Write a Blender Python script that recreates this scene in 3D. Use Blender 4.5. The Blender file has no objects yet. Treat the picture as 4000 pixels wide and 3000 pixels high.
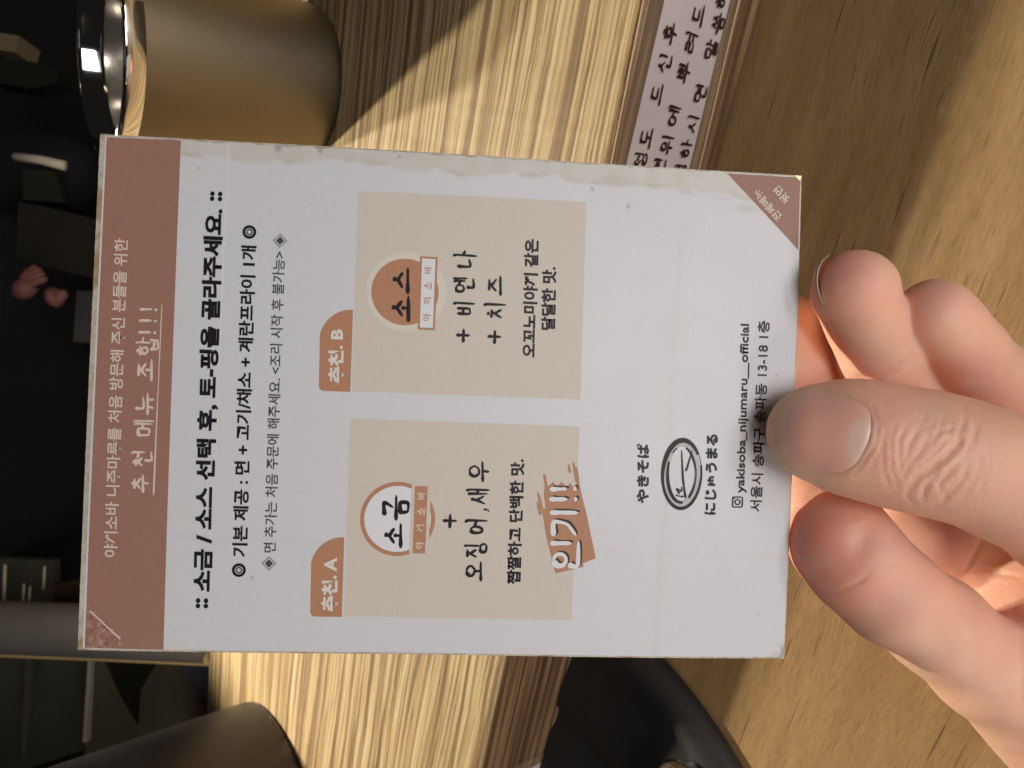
import bpy, bmesh, math, random
import numpy as np
from mathutils import Vector, Matrix
from mathutils.bvhtree import BVHTree
random.seed(4); np.random.seed(4)
sc = bpy.context.scene
COL = sc.collection
# ------------------------------------------------------------------ camera
F = 2775.0                                   # focal length in photo pixels (4000 wide)
RX = (0.17601203, 0.92338549, 0.34114366)
RY = (-0.62546158, 0.37251291, -0.68558876)
Zv = Vector(RX).cross(Vector(RY)).normalized(); Xv = Vector(RX).normalized(); Yv = Zv.cross(Xv)
ROT = Matrix((Xv, Yv, Zv))                   # camera axes -> world axes (z up, x along the ledge)
CAM = Vector((0, 0, 0.2006))
LEDGE_Y, LEDGE_Z = 0.1390, 0.0506            # front edge and top of the raised ledge
cam = bpy.data.cameras.new("camera"); cam.sensor_width = 36; cam.lens = 36*F/4000
cam.clip_start = .01; cam.clip_end = 50
cam.dof.use_dof = True; cam.dof.focus_distance = .15; cam.dof.aperture_fstop = 38
camo = bpy.data.objects.new("camera", cam); COL.objects.link(camo)
camo.matrix_world = Matrix.Translation(CAM) @ ROT.to_4x4()
sc.camera = camo
def cs(u, v, d): return Vector(((u-2000)/F*d, -(v-1500)/F*d, -d))      # point at depth d in camera axes
def at(u, v, d): return CAM + ROT @ cs(u, v, d)                         # the same point in the world
def on_z(u, v, z):
    r = ROT @ cs(u, v, 1); return CAM + r*((z-CAM.z)/r.z)
def on_y(u, v, y):
    r = ROT @ cs(u, v, 1); return CAM + r*(y/r.y)
# ------------------------------------------------------------------ world, lamps, exposure
world = bpy.data.worlds.new("World"); sc.world = world; world.use_nodes = True
world.node_tree.nodes["Background"].inputs[0].default_value = (.46, .40, .36, 1)
world.node_tree.nodes["Background"].inputs[1].default_value = .022
sc.view_settings.view_transform = 'Standard'; sc.view_settings.look = 'None'
sc.view_settings.exposure = 0; sc.view_settings.gamma = 1
def lamp(name, kind, loc, target, power, color, size=.02, size_y=None, blend=None):
    l = bpy.data.lights.new(name, kind); l.energy = power; l.color = color
    if kind == 'AREA':
        l.size = size
        if size_y: l.shape = 'RECTANGLE'; l.size_y = size_y
    else:
        l.shadow_soft_size = size
        if kind == 'SPOT': l.spot_size = math.radians(70); l.spot_blend = .4
    o = bpy.data.objects.new(name, l); COL.objects.link(o); o.location = loc
    o.rotation_euler = (Vector(target)-Vector(loc)).to_track_quat('-Z', 'Y').to_euler()
    return o
KEYDIR = Vector((-.39, .695, .604)).normalized()
KT = Vector((0, .15, .03))
lamp("warm_kitchen_lamp", 'SPOT', (-.351, .776, .560), KT, 28, (1, .90, .66), .013)
lamp("ceiling_lamp", 'SPOT', (-.258, .815, .545), KT, 21, (1, .86, .72), .014)
lamp("front_fill_light", 'AREA', (.34, -.72, .42), (0, .1, .08), 4.2, (1, .96, .93), .45, .30)  # unseen area light added as front fill for card and hand
lamp("low_fill_light", 'AREA', (.60, -.66, .12), (0, .1, .08), 1.9, (1, .96, .94), .50, .12)  # second added fill, kept low so it only grazes the table
lamp("left_fill_light", 'AREA', (-.36, -.66, .30), (0, .1, .08), 1.7, (1, .90, .80), .4, .16)  # added fill from the left to brighten the fingers
for k_, (x_, y_, z_, c_) in enumerate(((.10, 1.05, 1.1, (1, .62, .25)), (-.25, 1.2, 1.0, (.55, .75, 1)), (.30, .45, .9, (1, .8, .5)), (-.05, -.2, .9, (.6, .78, 1)))):
    lamp("rim_streak_light", 'AREA', (x_, y_, z_), (0, .33, .10), .05, c_, .26, .03)  # thin lights added out of view for coloured streaks in the polished rim
# ------------------------------------------------------------------ helpers
def tag(o, label=None, cat=None, group=None, kind=None):
    if label: o['label'] = label
    if cat: o['category'] = cat
    if group: o['group'] = group
    if kind: o['kind'] = kind
    return o
def empty(name, loc=(0, 0, 0), label=None, cat=None, group=None):
    o = bpy.data.objects.new(name, None); o.empty_display_size = .01; COL.objects.link(o); o.location = loc
    return tag(o, label, cat, group)
def mesh_obj(name, verts, faces, mat, parent=None, smooth=False):
    me = bpy.data.meshes.new(name); me.from_pydata([tuple(v) for v in verts], [], faces); me.update()
    if mat: me.materials.append(mat)
    if smooth: me.polygons.foreach_set("use_smooth", [True]*len(me.polygons))
    o = bpy.data.objects.new(name, me); COL.objects.link(o)
    if parent: o.parent = parent
    return o
def bm_obj(name, bm, mat, parent=None, smooth=False):
    me = bpy.data.meshes.new(name); bm.to_mesh(me); bm.free()
    me.materials.append(mat)
    if smooth: me.polygons.foreach_set("use_smooth", [True]*len(me.polygons))
    o = bpy.data.objects.new(name, me); COL.objects.link(o)
    if parent: o.parent = parent
    return o
def box_obj(name, center, size, mat, parent=None, bevel=.001, rot=None):
    bm = bmesh.new(); bmesh.ops.create_cube(bm, size=1)
    bmesh.ops.scale(bm, vec=size, verts=bm.verts)
    if bevel: bmesh.ops.bevel(bm, geom=bm.edges[:], offset=bevel, segments=3, affect='EDGES')
    if rot is not None: bmesh.ops.rotate(bm, matrix=rot, verts=bm.verts)
    bmesh.ops.translate(bm, vec=center, verts=bm.verts)
    return bm_obj(name, bm, mat, parent)
def lathe(name, prof, center, mat, parent=None, n=96, closed=False):
    vs, fs = [], []
    for r, z in prof:
        for k in range(n):
            a = 2*math.pi*k/n; vs.append((center[0]+r*math.cos(a), center[1]+r*math.sin(a), center[2]+z))
    m = len(prof)
    for i in range(m-1):
        for k in range(n):
            k2 = (k+1) % n
            fs.append((i*n+k, i*n+k2, (i+1)*n+k2, (i+1)*n+k))
    if closed:
        fs.append(tuple(range(n))[::-1]); fs.append(tuple(range((m-1)*n, m*n)))
    o = mesh_obj(name, vs, fs, mat, parent, True)
    return o
def tube(name, pts, rad, mat, parent=None, n=20, caps=True):
    pts = [Vector(p) for p in pts]; rad = rad if isinstance(rad, (list, tuple)) else [rad]*len(pts)
    vs, fs = [], []; ref = Vector((.3, .2, .93))
    for i, p in enumerate(pts):
        t = (pts[min(i+1, len(pts)-1)]-pts[max(i-1, 0)]).normalized()
        a = t.cross(ref).normalized(); b = t.cross(a)
        for k in range(n):
            w = 2*math.pi*k/n; vs.append(p+(a*math.cos(w)+b*math.sin(w))*rad[i])
    for i in range(len(pts)-1):
        for k in range(n):
            k2 = (k+1) % n; fs.append((i*n+k, i*n+k2, (i+1)*n+k2, (i+1)*n+k))
    if caps: fs.append(tuple(range(n))[::-1]); fs.append(tuple(range((len(pts)-1)*n, len(pts)*n)))
    return mesh_obj(name, vs, fs, mat, parent, True)
class NT:
    def __init__(s, name):
        s.m = bpy.data.materials.new(name); s.m.use_nodes = True
        s.t = s.m.node_tree; s.b = s.t.nodes["Principled BSDF"]; s.L = s.t.links
    def n(s, typ, **kw):
        x = s.t.nodes.new(typ)
        for k, v in kw.items():
            if k.startswith('i_'):
                key = k[2:]; key = int(key) if key.isdigit() else key.replace('_', ' ')
                if isinstance(v, bpy.types.NodeSocket): s.L.new(v, x.inputs[key])
                else: x.inputs[key].default_value = v
            else: setattr(x, k, v)
        return x
    def math(s, op, a, b=0.0, clamp=False):
        x = s.t.nodes.new('ShaderNodeMath'); x.operation = op; x.use_clamp = clamp
        for i, v in enumerate((a, b)):
            if isinstance(v, bpy.types.NodeSocket): s.L.new(v, x.inputs[i])
            else: x.inputs[i].default_value = v
        return x.outputs[0]
    def mapping(s, scale, rot=(0, 0, 0), src='Object'):
        tc = s.t.nodes.new('ShaderNodeTexCoord')
        return s.n('ShaderNodeMapping', i_Vector=tc.outputs[src], i_Scale=scale, i_Rotation=rot).outputs[0]
    def noise(s, vec, scale, detail=4, rough=.5, dist=0):
        return s.n('ShaderNodeTexNoise', i_Vector=vec, i_Scale=scale, i_Detail=detail, i_Roughness=rough, i_Distortion=dist).outputs[0]
    def ramp(s, fac, stops):
        r = s.n('ShaderNodeValToRGB', i_0=fac); e = r.color_ramp.elements
        while len(e) < len(stops): e.new(.5)
        for q, (p, c) in zip(e, stops):
            q.position = p; q.color = (*c, 1) if len(c) == 3 else c
        return r.outputs[0]
    def mix(s, fac, a, b, mode='MIX'):
        x = s.t.nodes.new('ShaderNodeMix'); x.data_type = 'RGBA'; x.blend_type = mode
        for idx, v in ((0, fac), (6, a), (7, b)):
            if isinstance(v, bpy.types.NodeSocket): s.L.new(v, x.inputs[idx])
            else: x.inputs[idx].default_value = v if idx == 0 else (*v, 1) if len(v) == 3 else v
        return x.outputs[2]
    def out(s, col=None, rough=None, bump=None, bs=.3, bd=.0005, **kw):
        if col is not None:
            if isinstance(col, bpy.types.NodeSocket): s.L.new(col, s.b.inputs['Base Color'])
            else: s.b.inputs['Base Color'].default_value = (*col, 1)
        if rough is not None:
            if isinstance(rough, bpy.types.NodeSocket): s.L.new(rough, s.b.inputs['Roughness'])
            else: s.b.inputs['Roughness'].default_value = rough
        if bump is not None:
            bn = s.n('ShaderNodeBump', i_Height=bump, i_Strength=bs, i_Distance=bd)
            s.L.new(bn.outputs[0], s.b.inputs['Normal'])
        for k, v in kw.items(): s.b.inputs[k.replace('_', ' ')].default_value = v
        return s.m
def simple(name, col, rough=.5, metal=0., var=.12, scale=300, **kw):
    t = NT(name); v = t.mapping((1, 1, 1)); nz = t.noise(v, scale, 5, .6)
    c = t.mix(nz, tuple(x*(1-var) for x in col), tuple(min(1, x*(1+var)) for x in col))
    return t.out(c, t.math('ADD', t.math('MULTIPLY', nz, .15), rough-.07), nz, .12, .0003, Metallic=metal, **kw)
# ------------------------------------------------------------------ materials
def ledge_wood():
    t = NT("streaked_oak")
    w = t.noise(t.mapping((11, 14, 14)), 1, 3, .5)
    tc = t.n('ShaderNodeTexCoord').outputs['Object']
    sx = t.n('ShaderNodeSeparateXYZ', i_0=tc)
    yy = t.math('ADD', sx.outputs[1], t.math('MULTIPLY', w, .006))
    v = t.n('ShaderNodeCombineXYZ', i_0=t.math('MULTIPLY', sx.outputs[0], 4.0), i_1=t.math('MULTIPLY', yy, 240), i_2=t.math('MULTIPLY', sx.outputs[2], 240)).outputs[0]
    a = t.noise(v, 1.0, 6, .62, .25)
    v2 = t.n('ShaderNodeCombineXYZ', i_0=t.math('MULTIPLY', sx.outputs[0], 9), i_1=t.math('MULTIPLY', yy, 760), i_2=t.math('MULTIPLY', sx.outputs[2], 760)).outputs[0]
    b = t.noise(v2, 1.0, 4, .6, .3)
    vb = t.n('ShaderNodeCombineXYZ', i_0=t.math('MULTIPLY', sx.outputs[0], 1.5), i_1=t.math('MULTIPLY', yy, 28), i_2=0.0).outputs[0]
    band = t.noise(vb, 1.0, 2, .5)
    c1 = t.ramp(a, [(.38, (0.144, 0.083, 0.036)), (.455, (0.259, 0.166, 0.076)), (.50, (0.461, 0.338, 0.180)), (.60, (0.562, 0.446, 0.266))])
    c2 = t.ramp(b, [(.38, (.30, .21, .12)), (.455, (.72, .62, .50)), (.53, (1, 1, 1))])
    c = t.mix(.85, c1, c2, 'MULTIPLY')
    c = t.mix(t.math('MULTIPLY', band, .30), c, (.50, .365, .19))
    # pores: short dark dashes
    v3 = t.n('ShaderNodeCombineXYZ', i_0=t.math('MULTIPLY', sx.outputs[0], 60), i_1=t.math('MULTIPLY', yy, 900), i_2=0.0).outputs[0]
    p = t.noise(v3, 1.0, 2, .5)
    c = t.mix(t.ramp(p, [(.26, (.55, .55, .55)), (.36, (0, 0, 0))]), c, (.10, .055, .025))
    return t.out(c, .62, t.math('ADD', a, b), .35, .0005)
def table_wood():
    t = NT("light_oak_laminate")
    rot = (0, 0, math.radians(3))
    g = t.noise(t.mapping((14, 120, 14), rot), 1, 5, .6, .3)
    f = t.noise(t.mapping((220, 1300, 220), rot), 1, 3, .6)
    big = t.noise(t.mapping((10, 22, 10), rot), 1, 2, .5)
    c = t.ramp(g, [(.3, (.245, .142, .062)), (.5, (.315, .195, .088)), (.7, (.375, .245, .118))])
    c = t.mix(.45, c, t.ramp(f, [(.3, (.45, .42, .38)), (.6, (1, 1, 1))]), 'MULTIPLY')
    c = t.mix(t.math('MULTIPLY', big, .35), c, (.34, .215, .10))
    d = t.noise(t.mapping((30, 620, 30), rot), 1, 2, .45, .15)
    d2 = t.noise(t.mapping((70, 800, 70), rot), 1, 1, .4)
    pore = t.ramp(d, [(.27, (.7, .7, .7)), (.33, (0, 0, 0))])
    pore2 = t.ramp(d2, [(.25, (.6, .6, .6)), (.31, (0, 0, 0))])
    c = t.mix(pore, c, (.10, .055, .022)); c = t.mix(pore2, c, (.15, .09, .038))
    t.b.inputs['Specular IOR Level'].default_value = .3
    return t.out(c, .48, t.math('SUBTRACT', f, t.math('MULTIPLY', pore, 1.5)), .35, .0003)
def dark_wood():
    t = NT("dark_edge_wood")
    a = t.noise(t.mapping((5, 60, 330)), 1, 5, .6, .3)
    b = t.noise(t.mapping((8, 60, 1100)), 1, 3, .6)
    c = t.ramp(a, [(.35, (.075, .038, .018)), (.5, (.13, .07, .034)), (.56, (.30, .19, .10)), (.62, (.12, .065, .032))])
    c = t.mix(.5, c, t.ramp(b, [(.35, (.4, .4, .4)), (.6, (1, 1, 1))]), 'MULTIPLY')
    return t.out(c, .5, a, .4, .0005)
def steel(name, col, rough, scale=(400, 400, 6), bs=.12, aniso=0.):
    t = NT(name); v = t.mapping(scale); nz = t.noise(v, 1, 4, .6)
    n2 = t.noise(t.mapping((30, 30, 30)), 1, 3, .5)
    c = t.mix(n2, tuple(x*.88 for x in col), col)
    r = t.math('ADD', t.math('MULTIPLY', n2, .1), rough-.05)
    return t.out(c, r, nz, bs, .0002, Metallic=1.0, Anisotropic=aniso)
M = dict(
    ledge=ledge_wood(), table=table_wood(), dark=dark_wood(),
    satin=steel("satin_steel", (.27, .225, .155), .48, (260, 260, 30), .10),
    satin2=steel("dark_satin_steel", (.085, .08, .085), .40, (260, 260, 30), .10),
    polished=steel("polished_steel", (.82, .81, .80), .06, (50, 50, 50), .02),
    worksteel=steel("kitchen_steel", (.50, .50, .45), .30, (10, 300, 300), .15),
    barksteel=steel("smoked_steel", (.24, .235, .22), .38, (300, 300, 10), .15),
    inner=steel("inner_steel", (.80, .78, .76), .13, (50, 50, 50), .02),
    black=simple("black_cloth", (.010, .010, .013), .9, 0, .3, 200),
    blackpot=simple("black_enamel", (.011, .011, .012), .62, 0, .3, 120),
    film=None)
def film_mat():
    t = NT("laminate_film"); n1 = t.noise(t.mapping((1, 1, 1)), 900, 6, .7); n2 = t.noise(t.mapping((1, 1, 1)), 160, 4, .6)
    c = t.ramp(n1, [(.30, (.26, .22, .15)), (.42, (.46, .42, .34)), (.6, (.56, .52, .44))])
    c = t.mix(t.ramp(n2, [(.35, (.8, .8, .8)), (.5, (0, 0, 0))]), c, (.30, .20, .09))
    return t.out(c, .35, n1, .4, .0003, Coat_Weight=.3)
M['film'] = film_mat()
def paper_mat():
    t = NT("laminated_paper"); at_ = t.n('ShaderNodeVertexColor', layer_name="print").outputs[0]
    n1 = t.noise(t.mapping((1, 1, 1)), 1800, 3, .6); n2 = t.noise(t.mapping((1, 1, 1)), 60, 4, .6)
    c = t.mix(.10, at_, t.ramp(n1, [(.3, (.3, .3, .3)), (.7, (1, 1, 1))]), 'MULTIPLY')
    c = t.mix(t.math('MULTIPLY', n2, .10), c, (.60, .57, .52))
    return t.out(c, t.math('ADD', t.math('MULTIPLY', n2, .15), .38), n2, .25, .0005, Coat_Weight=.05, Coat_Roughness=.25)
M['paper'] = paper_mat()
def ink(name, col, rough=.42, speck=.28, alpha_speck=0):
    t = NT(name); n1 = t.noise(t.mapping((1, 1, 1)), 1500, 4, .7); n2 = t.noise(t.mapping((1, 1, 1)), 90, 4, .6)
    c = t.mix(n1, tuple(x*(1-speck) for x in col), tuple(min(1, x*(1+speck)) for x in col))
    c = t.mix(t.math('MULTIPLY', n2, .3), c, tuple(min(1, x*1.15+.01) for x in col))
    return t.out(c, rough, n2, .2, .0004, Specular_IOR_Level=.22)
M['band'] = ink("header_pink_brown", (.32, .172, .132)); M['tab'] = ink("tab_brown", (.44, .225, .135))
M['beige'] = ink("box_beige", (.60, .56, .50), speck=.10)
M['black_ink'] = ink("black_ink", (.012, .009, .016)); M['grey_ink'] = ink("grey_ink", (.075, .068, .078))
M['white_ink'] = ink("pale_print", (.70, .67, .64), speck=.06); M['header_ink'] = ink("header_pale_print", (.66, .56, .47), speck=.10)
M['pure'] = ink("white_patch", (.70, .72, .76), speck=.04); M['shadow_ink'] = ink("dark_brown_ink", (.055, .028, .02))
M['halo'] = ink("pale_halo", (.655, .625, .56), speck=.05); M['marker'] = ink("brown_marker_ink", (.028, .008, .012)); M['logo_grey'] = ink("logo_grey", (.48, .48, .48), speck=.06)
# ------------------------------------------------------------------ table and ledge
tb = mesh_obj("table_surface", [(-2, -1, 0), (2, -1, 0), (2, LEDGE_Y+.004, 0), (-2, LEDGE_Y+.004, 0)], [(0, 1, 2, 3)], M['table'])
tag(tb, kind='structure')
FAR_Y = .432
lg = empty("counter_ledge", (0, LEDGE_Y, 0), 'raised oak counter ledge with streaked grain and dark front, carrying the steel cups', 'ledge')
def L(o): o.location = Vector(o.location)-Vector((0, LEDGE_Y, 0)); return o
# top plank with a worn, uneven front edge
nx = 700; X0, X1 = -.75, .25
vs, fs = [], []
rows = [(0, -.0026), (0.0000, -.0010), (.0010, -.0002), (.0024, 0), (FAR_Y-LEDGE_Y-.004, 0), (FAR_Y-LEDGE_Y-.0005, -.002), (FAR_Y-LEDGE_Y, -.005)]
wear = np.convolve(np.random.randn(nx+41), np.ones(9)/9, 'same')[20:20+nx+1]*.0008
wear2 = np.convolve(np.random.randn(nx+41), np.ones(3)/3, 'same')[20:20+nx+1]*.00022
for i in range(nx+1):
    x = X0+(X1-X0)*i/nx
    for j, (y, z) in enumerate(rows):
        w = (wear[i]+wear2[i]) if 0 < j < 4 else 0
        vs.append((x, y+max(0, w), z-max(0, w)*.3))
R = len(rows)
for i in range(nx):
    for j in range(R-1): fs.append((i*R+j, (i+1)*R+j, (i+1)*R+j+1, i*R+j+1))
o = mesh_obj("top_board", vs, fs, M['ledge'], lg, True); o.location = (0, 0, LEDGE_Z)
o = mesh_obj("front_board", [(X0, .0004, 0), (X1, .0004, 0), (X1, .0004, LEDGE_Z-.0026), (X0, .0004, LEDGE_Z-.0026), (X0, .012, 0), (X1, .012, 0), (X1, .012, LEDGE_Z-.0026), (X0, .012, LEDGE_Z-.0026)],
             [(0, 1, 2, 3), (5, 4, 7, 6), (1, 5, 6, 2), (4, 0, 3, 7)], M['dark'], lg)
o = mesh_obj("back_board", [(X0, FAR_Y-LEDGE_Y-.001, LEDGE_Z-.005), (X1, FAR_Y-LEDGE_Y-.001, LEDGE_Z-.005), (X1, FAR_Y-LEDGE_Y-.001, -.2), (X0, FAR_Y-LEDGE_Y-.001, -.2)], [(0, 1, 2, 3)], M['ledge'], lg)
# ------------------------------------------------------------------ hand-drawn hangul
def circ(cx, cy, rx, ry, n=14): return [(cx+rx*math.cos(math.pi*.6+2*math.pi*k/n), cy+ry*math.sin(math.pi*.6+2*math.pi*k/n)) for k in range(n+1)]
SI = [[(.55, .95), (.45, .55), (.05, .05)], [(.48, .6), (.95, .12)]]
JI = [[(.1, .9), (.88, .92)], [(.6, .88), (.42, .60), (.05, .05)], [(.5, .55), (.95, .08)]]
BI = [[(.15, .95), (.18, .08), (.8, .1)], [(.8, .98), (.82, .05)], [(.18, .60), (.8, .52)]]
def sub(st, x0, x1, y0, y1): return [[(x0+(x1-x0)*x, y0+(y1-y0)*y) for x, y in s] for s in st]
CONS = {'ㄱ': [[(.08, .86), (.84, .92), (.55, .05)]], 'ㄴ': [[(.15, .95), (.18, .15), (.92, .24)]],
        'ㄷ': [[(.1, .9), (.88, .92)], [(.15, .88), (.16, .12), (.92, .16)]],
        'ㄹ': [[(.1, .92), (.85, .95), (.8, .56)], [(.8, .56), (.15, .52), (.15, .1), (.95, .14)]],
        'ㅁ': [[(.12, .92), (.18, .06)], [(.12, .9), (.86, .92), (.82, .1), (.18, .1)]], 'ㅂ': BI, 'ㅅ': SI, 'ㅈ': JI,
        'ㅇ': [circ(.5, .5, .38, .42)], 'ㅊ': [[(.38, 1.02), (.62, .96)]]+sub(JI, 0, 1, 0, .84),
        'ㅎ': [[(.38, 1.03), (.64, .98)], [(.08, .74), (.92, .78)], circ(.5, .32, .3, .28)],
        'ㅆ': sub(SI, 0, .52, 0, 1)+sub(SI, .48, 1, 0, 1), 'ㅃ': sub(BI, 0, .5, 0, 1)+sub(BI, .5, 1, 0, 1),
        'ㅌ': [[(.1, .9), (.88, .92)], [(.15, .60), (.8, .52)], [(.15, .88), (.16, .12), (.92, .16)]]}
VV = {'ㅣ': [[(.42, 1.0), (.56, .93), (.55, 0)]], 'ㅏ': [[(.25, 1), (.38, .93), (.38, 0)], [(.38, .60), (.98, .52)]],
      'ㅓ': [[(.56, 1), (.72, .93), (.72, 0)], [(.0, .60), (.7, .52)]], 'ㅐ': [[(.2, .95), (.28, .88), (.28, .1)], [(.28, .60), (.75, .52)], [(.7, 1), (.84, .93), (.82, 0)]],
      'ㅔ': [[(.38, .95), (.47, .88), (.47, .1)], [(.0, .60), (.45, .52)], [(.74, 1), (.87, .93), (.87, 0)]], 'ㅕ': [[(.56, 1), (.72, .93), (.72, 0)], [(0, .66), (.7, .68)], [(0, .36), (.7, .38)]]}
VH = {'ㅡ': [[(0, .42), (1, .52)]], 'ㅗ': [[(.5, 1), (.5, .38)], [(0, .3), (1, .4)]], 'ㅜ': [[(0, .66), (1, .76)], [(.54, .7), (.5, 0)]],
      'ㅠ': [[(0, .66), (1, .76)], [(.34, .60), (.28, .0)], [(.68, .7), (.68, 0)]]}
LL = 'ㄱㄲㄴㄷㄸㄹㅁㅂㅃㅅㅆㅇㅈㅉㅊㅋㅌㅍㅎ'; VVL = 'ㅏㅐㅑㅒㅓㅔㅕㅖㅗㅘㅙㅚㅛㅜㅝㅞㅟㅠㅡㅢㅣ'
TT = ' ㄱㄲㄳㄴㄵㄶㄷㄹㄺㄻㄼㄽㄾㄿㅀㅁㅂㅄㅅㅆㅇㅈㅊㅋㅌㅍㅎ'
def syllable(ch):
    i = ord(ch)-0xAC00; l, v, t = LL[i//588], VVL[(i % 588)//28], TT[i % 28]
    fin = t != ' '; S_ = []
    if v == 'ㅟ':
        return sub(CONS[l], .08, .58, .5, .98)+sub(VH['ㅜ'], 0, .66, 0, .46)+sub(VV['ㅣ'], .62, 1, 0, 1)
    if v in VV:
        if fin: S_ += sub(CONS[l], .02, .56, .48, .95)+sub(VV[v], .55, .98, .38, 1)+sub(CONS[t], .28, .98, 0, .36)
        else: S_ += sub(CONS[l], .02, .55, .18, .84)+sub(VV[v], .56, 1, 0, 1)
    else:
        if fin: S_ += sub(CONS[l], .18, .82, .6, 1)+sub(VH[v], 0, 1, .36, .62)+sub(CONS[t], .24, .8, 0, .36)
        else: S_ += sub(CONS[l], .16, .84, .46, 1)+sub(VH[v], 0, 1, 0, .48)
    return S_
class Brush:                                     # collects brush strokes as flat ribbons
    def __init__(s): s.v = []; s.f = []; s.k = 0
    def stroke(s, pts, w, lift=.0000015):
        P = [Vector((x, y, 0)) for x, y in pts]
        Q = []
        for i in range(len(P)-1):
            p0 = P[max(i-1, 0)]; p1 = P[i]; p2 = P[i+1]; p3 = P[min(i+2, len(P)-1)]
            m = 6 if len(P) < 8 else 3; tn = .35 if len(P) < 8 else .5
            for k in range(m):
                u = k/m; a = (p2-p0)*tn; b = (p3-p1)*tn
                Q.append((2*u**3-3*u*u+1)*p1+(u**3-2*u*u+u)*a+(-2*u**3+3*u*u)*p2+(u**3-u*u)*b)
        Q.append(P[-1]); n = len(Q); z = s.k*lift; s.k += 1
        base = len(s.v); j = random.uniform(.9, 1.1)
        for i, q in enumerate(Q):
            t = (Q[min(i+1, n-1)]-Q[max(i-1, 0)]); t = t.normalized() if t.length > 1e-9 else Vector((1, 0, 0))
            nn = Vector((-t.y, t.x, 0)); u = i/(n-1)
            ww = w*j*(1.12-.5*u+.25*math.exp(-((u-.05)/.1)**2)+.12*math.sin(9*u+j*20))*.5
            if i == 0 or i == n-1: ww *= .45; q = q + t*(ww*(1 if i else -1))
            s.v += [(q.x+nn.x*ww, q.y+nn.y*ww, z), (q.x-nn.x*ww, q.y-nn.y*ww, z)]
        for i in range(n-1):
            a = base+2*i; s.f.append((a, a+1, a+3, a+2))
    def char(s, ch, x0, x1, y0, y1, w):
        for st in syllable(ch):
            s.stroke([(x0+(x1-x0)*(x+random.uniform(-.015, .015)), y0+(y1-y0)*(y+random.uniform(-.015, .015))) for x, y in st], w)
# ------------------------------------------------------------------ the menu card
CO = cs(3065, 2573, .1542)
O3 = Vector((.0592, -.0596, -.1542)); PX = Vector((.0632, .0453, -.1549)); PY = Vector((-.0878, -.0547, -.1441))
ex = (PX-O3).normalized(); ey = PY-O3; ey = (ey-ex*ex.dot(ey)).normalized(); ez = ex.cross(ey)
CW, CH = .105, .1473
cardm = Matrix.Translation(CAM+ROT @ O3) @ (ROT @ Matrix((ex, ey, ez)).transposed()).to_4x4()
card = empty("menu_card", label='laminated white menu card with brown header and Korean lettering, held up sideways by the hand', cat='menu card')
card.matrix_world = cardm
def bend(a, b):                                  # metres: gentle sag of the held card
    return .0005*math.sin(math.pi*min(1, max(0, b/CH)))-.0004*((a-.0525)/.0525)**2+.00025*math.sin(b*60+a*25)
def lift_mesh(me, h):
    n = len(me.vertices); co = np.empty(n*3); me.vertices.foreach_get('co', co); co = co.reshape(-1, 3)
    co[:, 2] += h+.0005*np.sin(np.pi*np.clip(co[:, 1]/CH, 0, 1))-.0004*((co[:, 0]-.0525)/.0525)**2+.00025*np.sin(co[:, 1]*60+co[:, 0]*25)
    me.vertices.foreach_set('co', co.ravel()); me.update()
def card_mesh(name, vs, fs, mat, h, label=None):
    o = mesh_obj(name, vs, fs, mat, card); lift_mesh(o.data, h)
    if label: o['label'] = label
    return o
MMc = .001
def quad_grid(P, n, m):                          # P: four (a,b) mm corners, counter-clockwise
    P = [Vector((x*MMc, y*MMc, 0)) for x, y in P]; vs = []; fs = []
    for i in range(n+1):
        for j in range(m+1):
            u, v = i/n, j/m; vs.append(P[0]*(1-u)*(1-v)+P[1]*u*(1-v)+P[2]*u*v+P[3]*(1-u)*v)
    for i in range(n):
        for j in range(m): k = i*(m+1)+j; fs.append((k, k+m+1, k+m+2, k+1))
    return vs, fs
H1, H2, H3, H4 = .00003, .00006, .00009, .00012
# film margin (worn, slightly ragged outline) and paper
def ragged(n=120):
    pts = []
    def e(p, q, k):
        for i in range(k):
            u = i/k; x = p[0]+(q[0]-p[0])*u; y = p[1]+(q[1]-p[1])*u
            pts.append((x+random.uniform(-.00003, .00003), y+random.uniform(-.00003, .00003)))
    a0, a1, b0, b1 = -.00015, CW+.0002, -.0001, CH+.0006
    e((a0, b0), (a1, b0), n); e((a1, b0), (a1, b1), n); e((a1, b1), (a0, b1), n); e((a0, b1), (a0, b0), n)
    return pts
bm = bmesh.new(); rg = ragged(); N = len(rg)
ring = [[bm.verts.new((x, y, z)) for x, y in rg] for z in (-.00004, -.0007)]
for i in range(N): bm.faces.new((ring[0][i], ring[1][i], ring[1][(i+1) % N], ring[0][(i+1) % N]))
inner = [[bm.verts.new((min(max(x, .002), CW-.002), min(max(y, .002), CH-.002), z)) for x, y in rg] for z in (-.00004, -.0007)]
for k in (0, 1):
    for i in range(N):
        f = (ring[k][i], ring[k][(i+1) % N], inner[k][(i+1) % N], inner[k][i]); bm.faces.new(f if k == 0 else f[::-1])
o = bm_obj("laminate_film", bm, M['film'], card); lift_mesh(o.data, 0)
nA, nB = 300, 420
A_, B_ = np.meshgrid(np.linspace(.0002, CW-.0001, nA), np.linspace(.0001, CH-.0004, nB), indexing='ij')
vs = np.stack([A_.ravel(), B_.ravel(), np.zeros(A_.size)], 1)
idx = np.arange(nA*nB).reshape(nA, nB)
fs = np.stack([idx[:-1, :-1], idx[1:, :-1], idx[1:, 1:], idx[:-1, 1:]], -1).reshape(-1, 4)
paper = card_mesh("paper_sheet", vs.tolist(), fs.tolist(), M['paper'], 0)
paper.data.polygons.foreach_set("use_smooth", [True]*len(paper.data.polygons))
a = A_.ravel()*1000; b = B_.ravel()*1000
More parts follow.
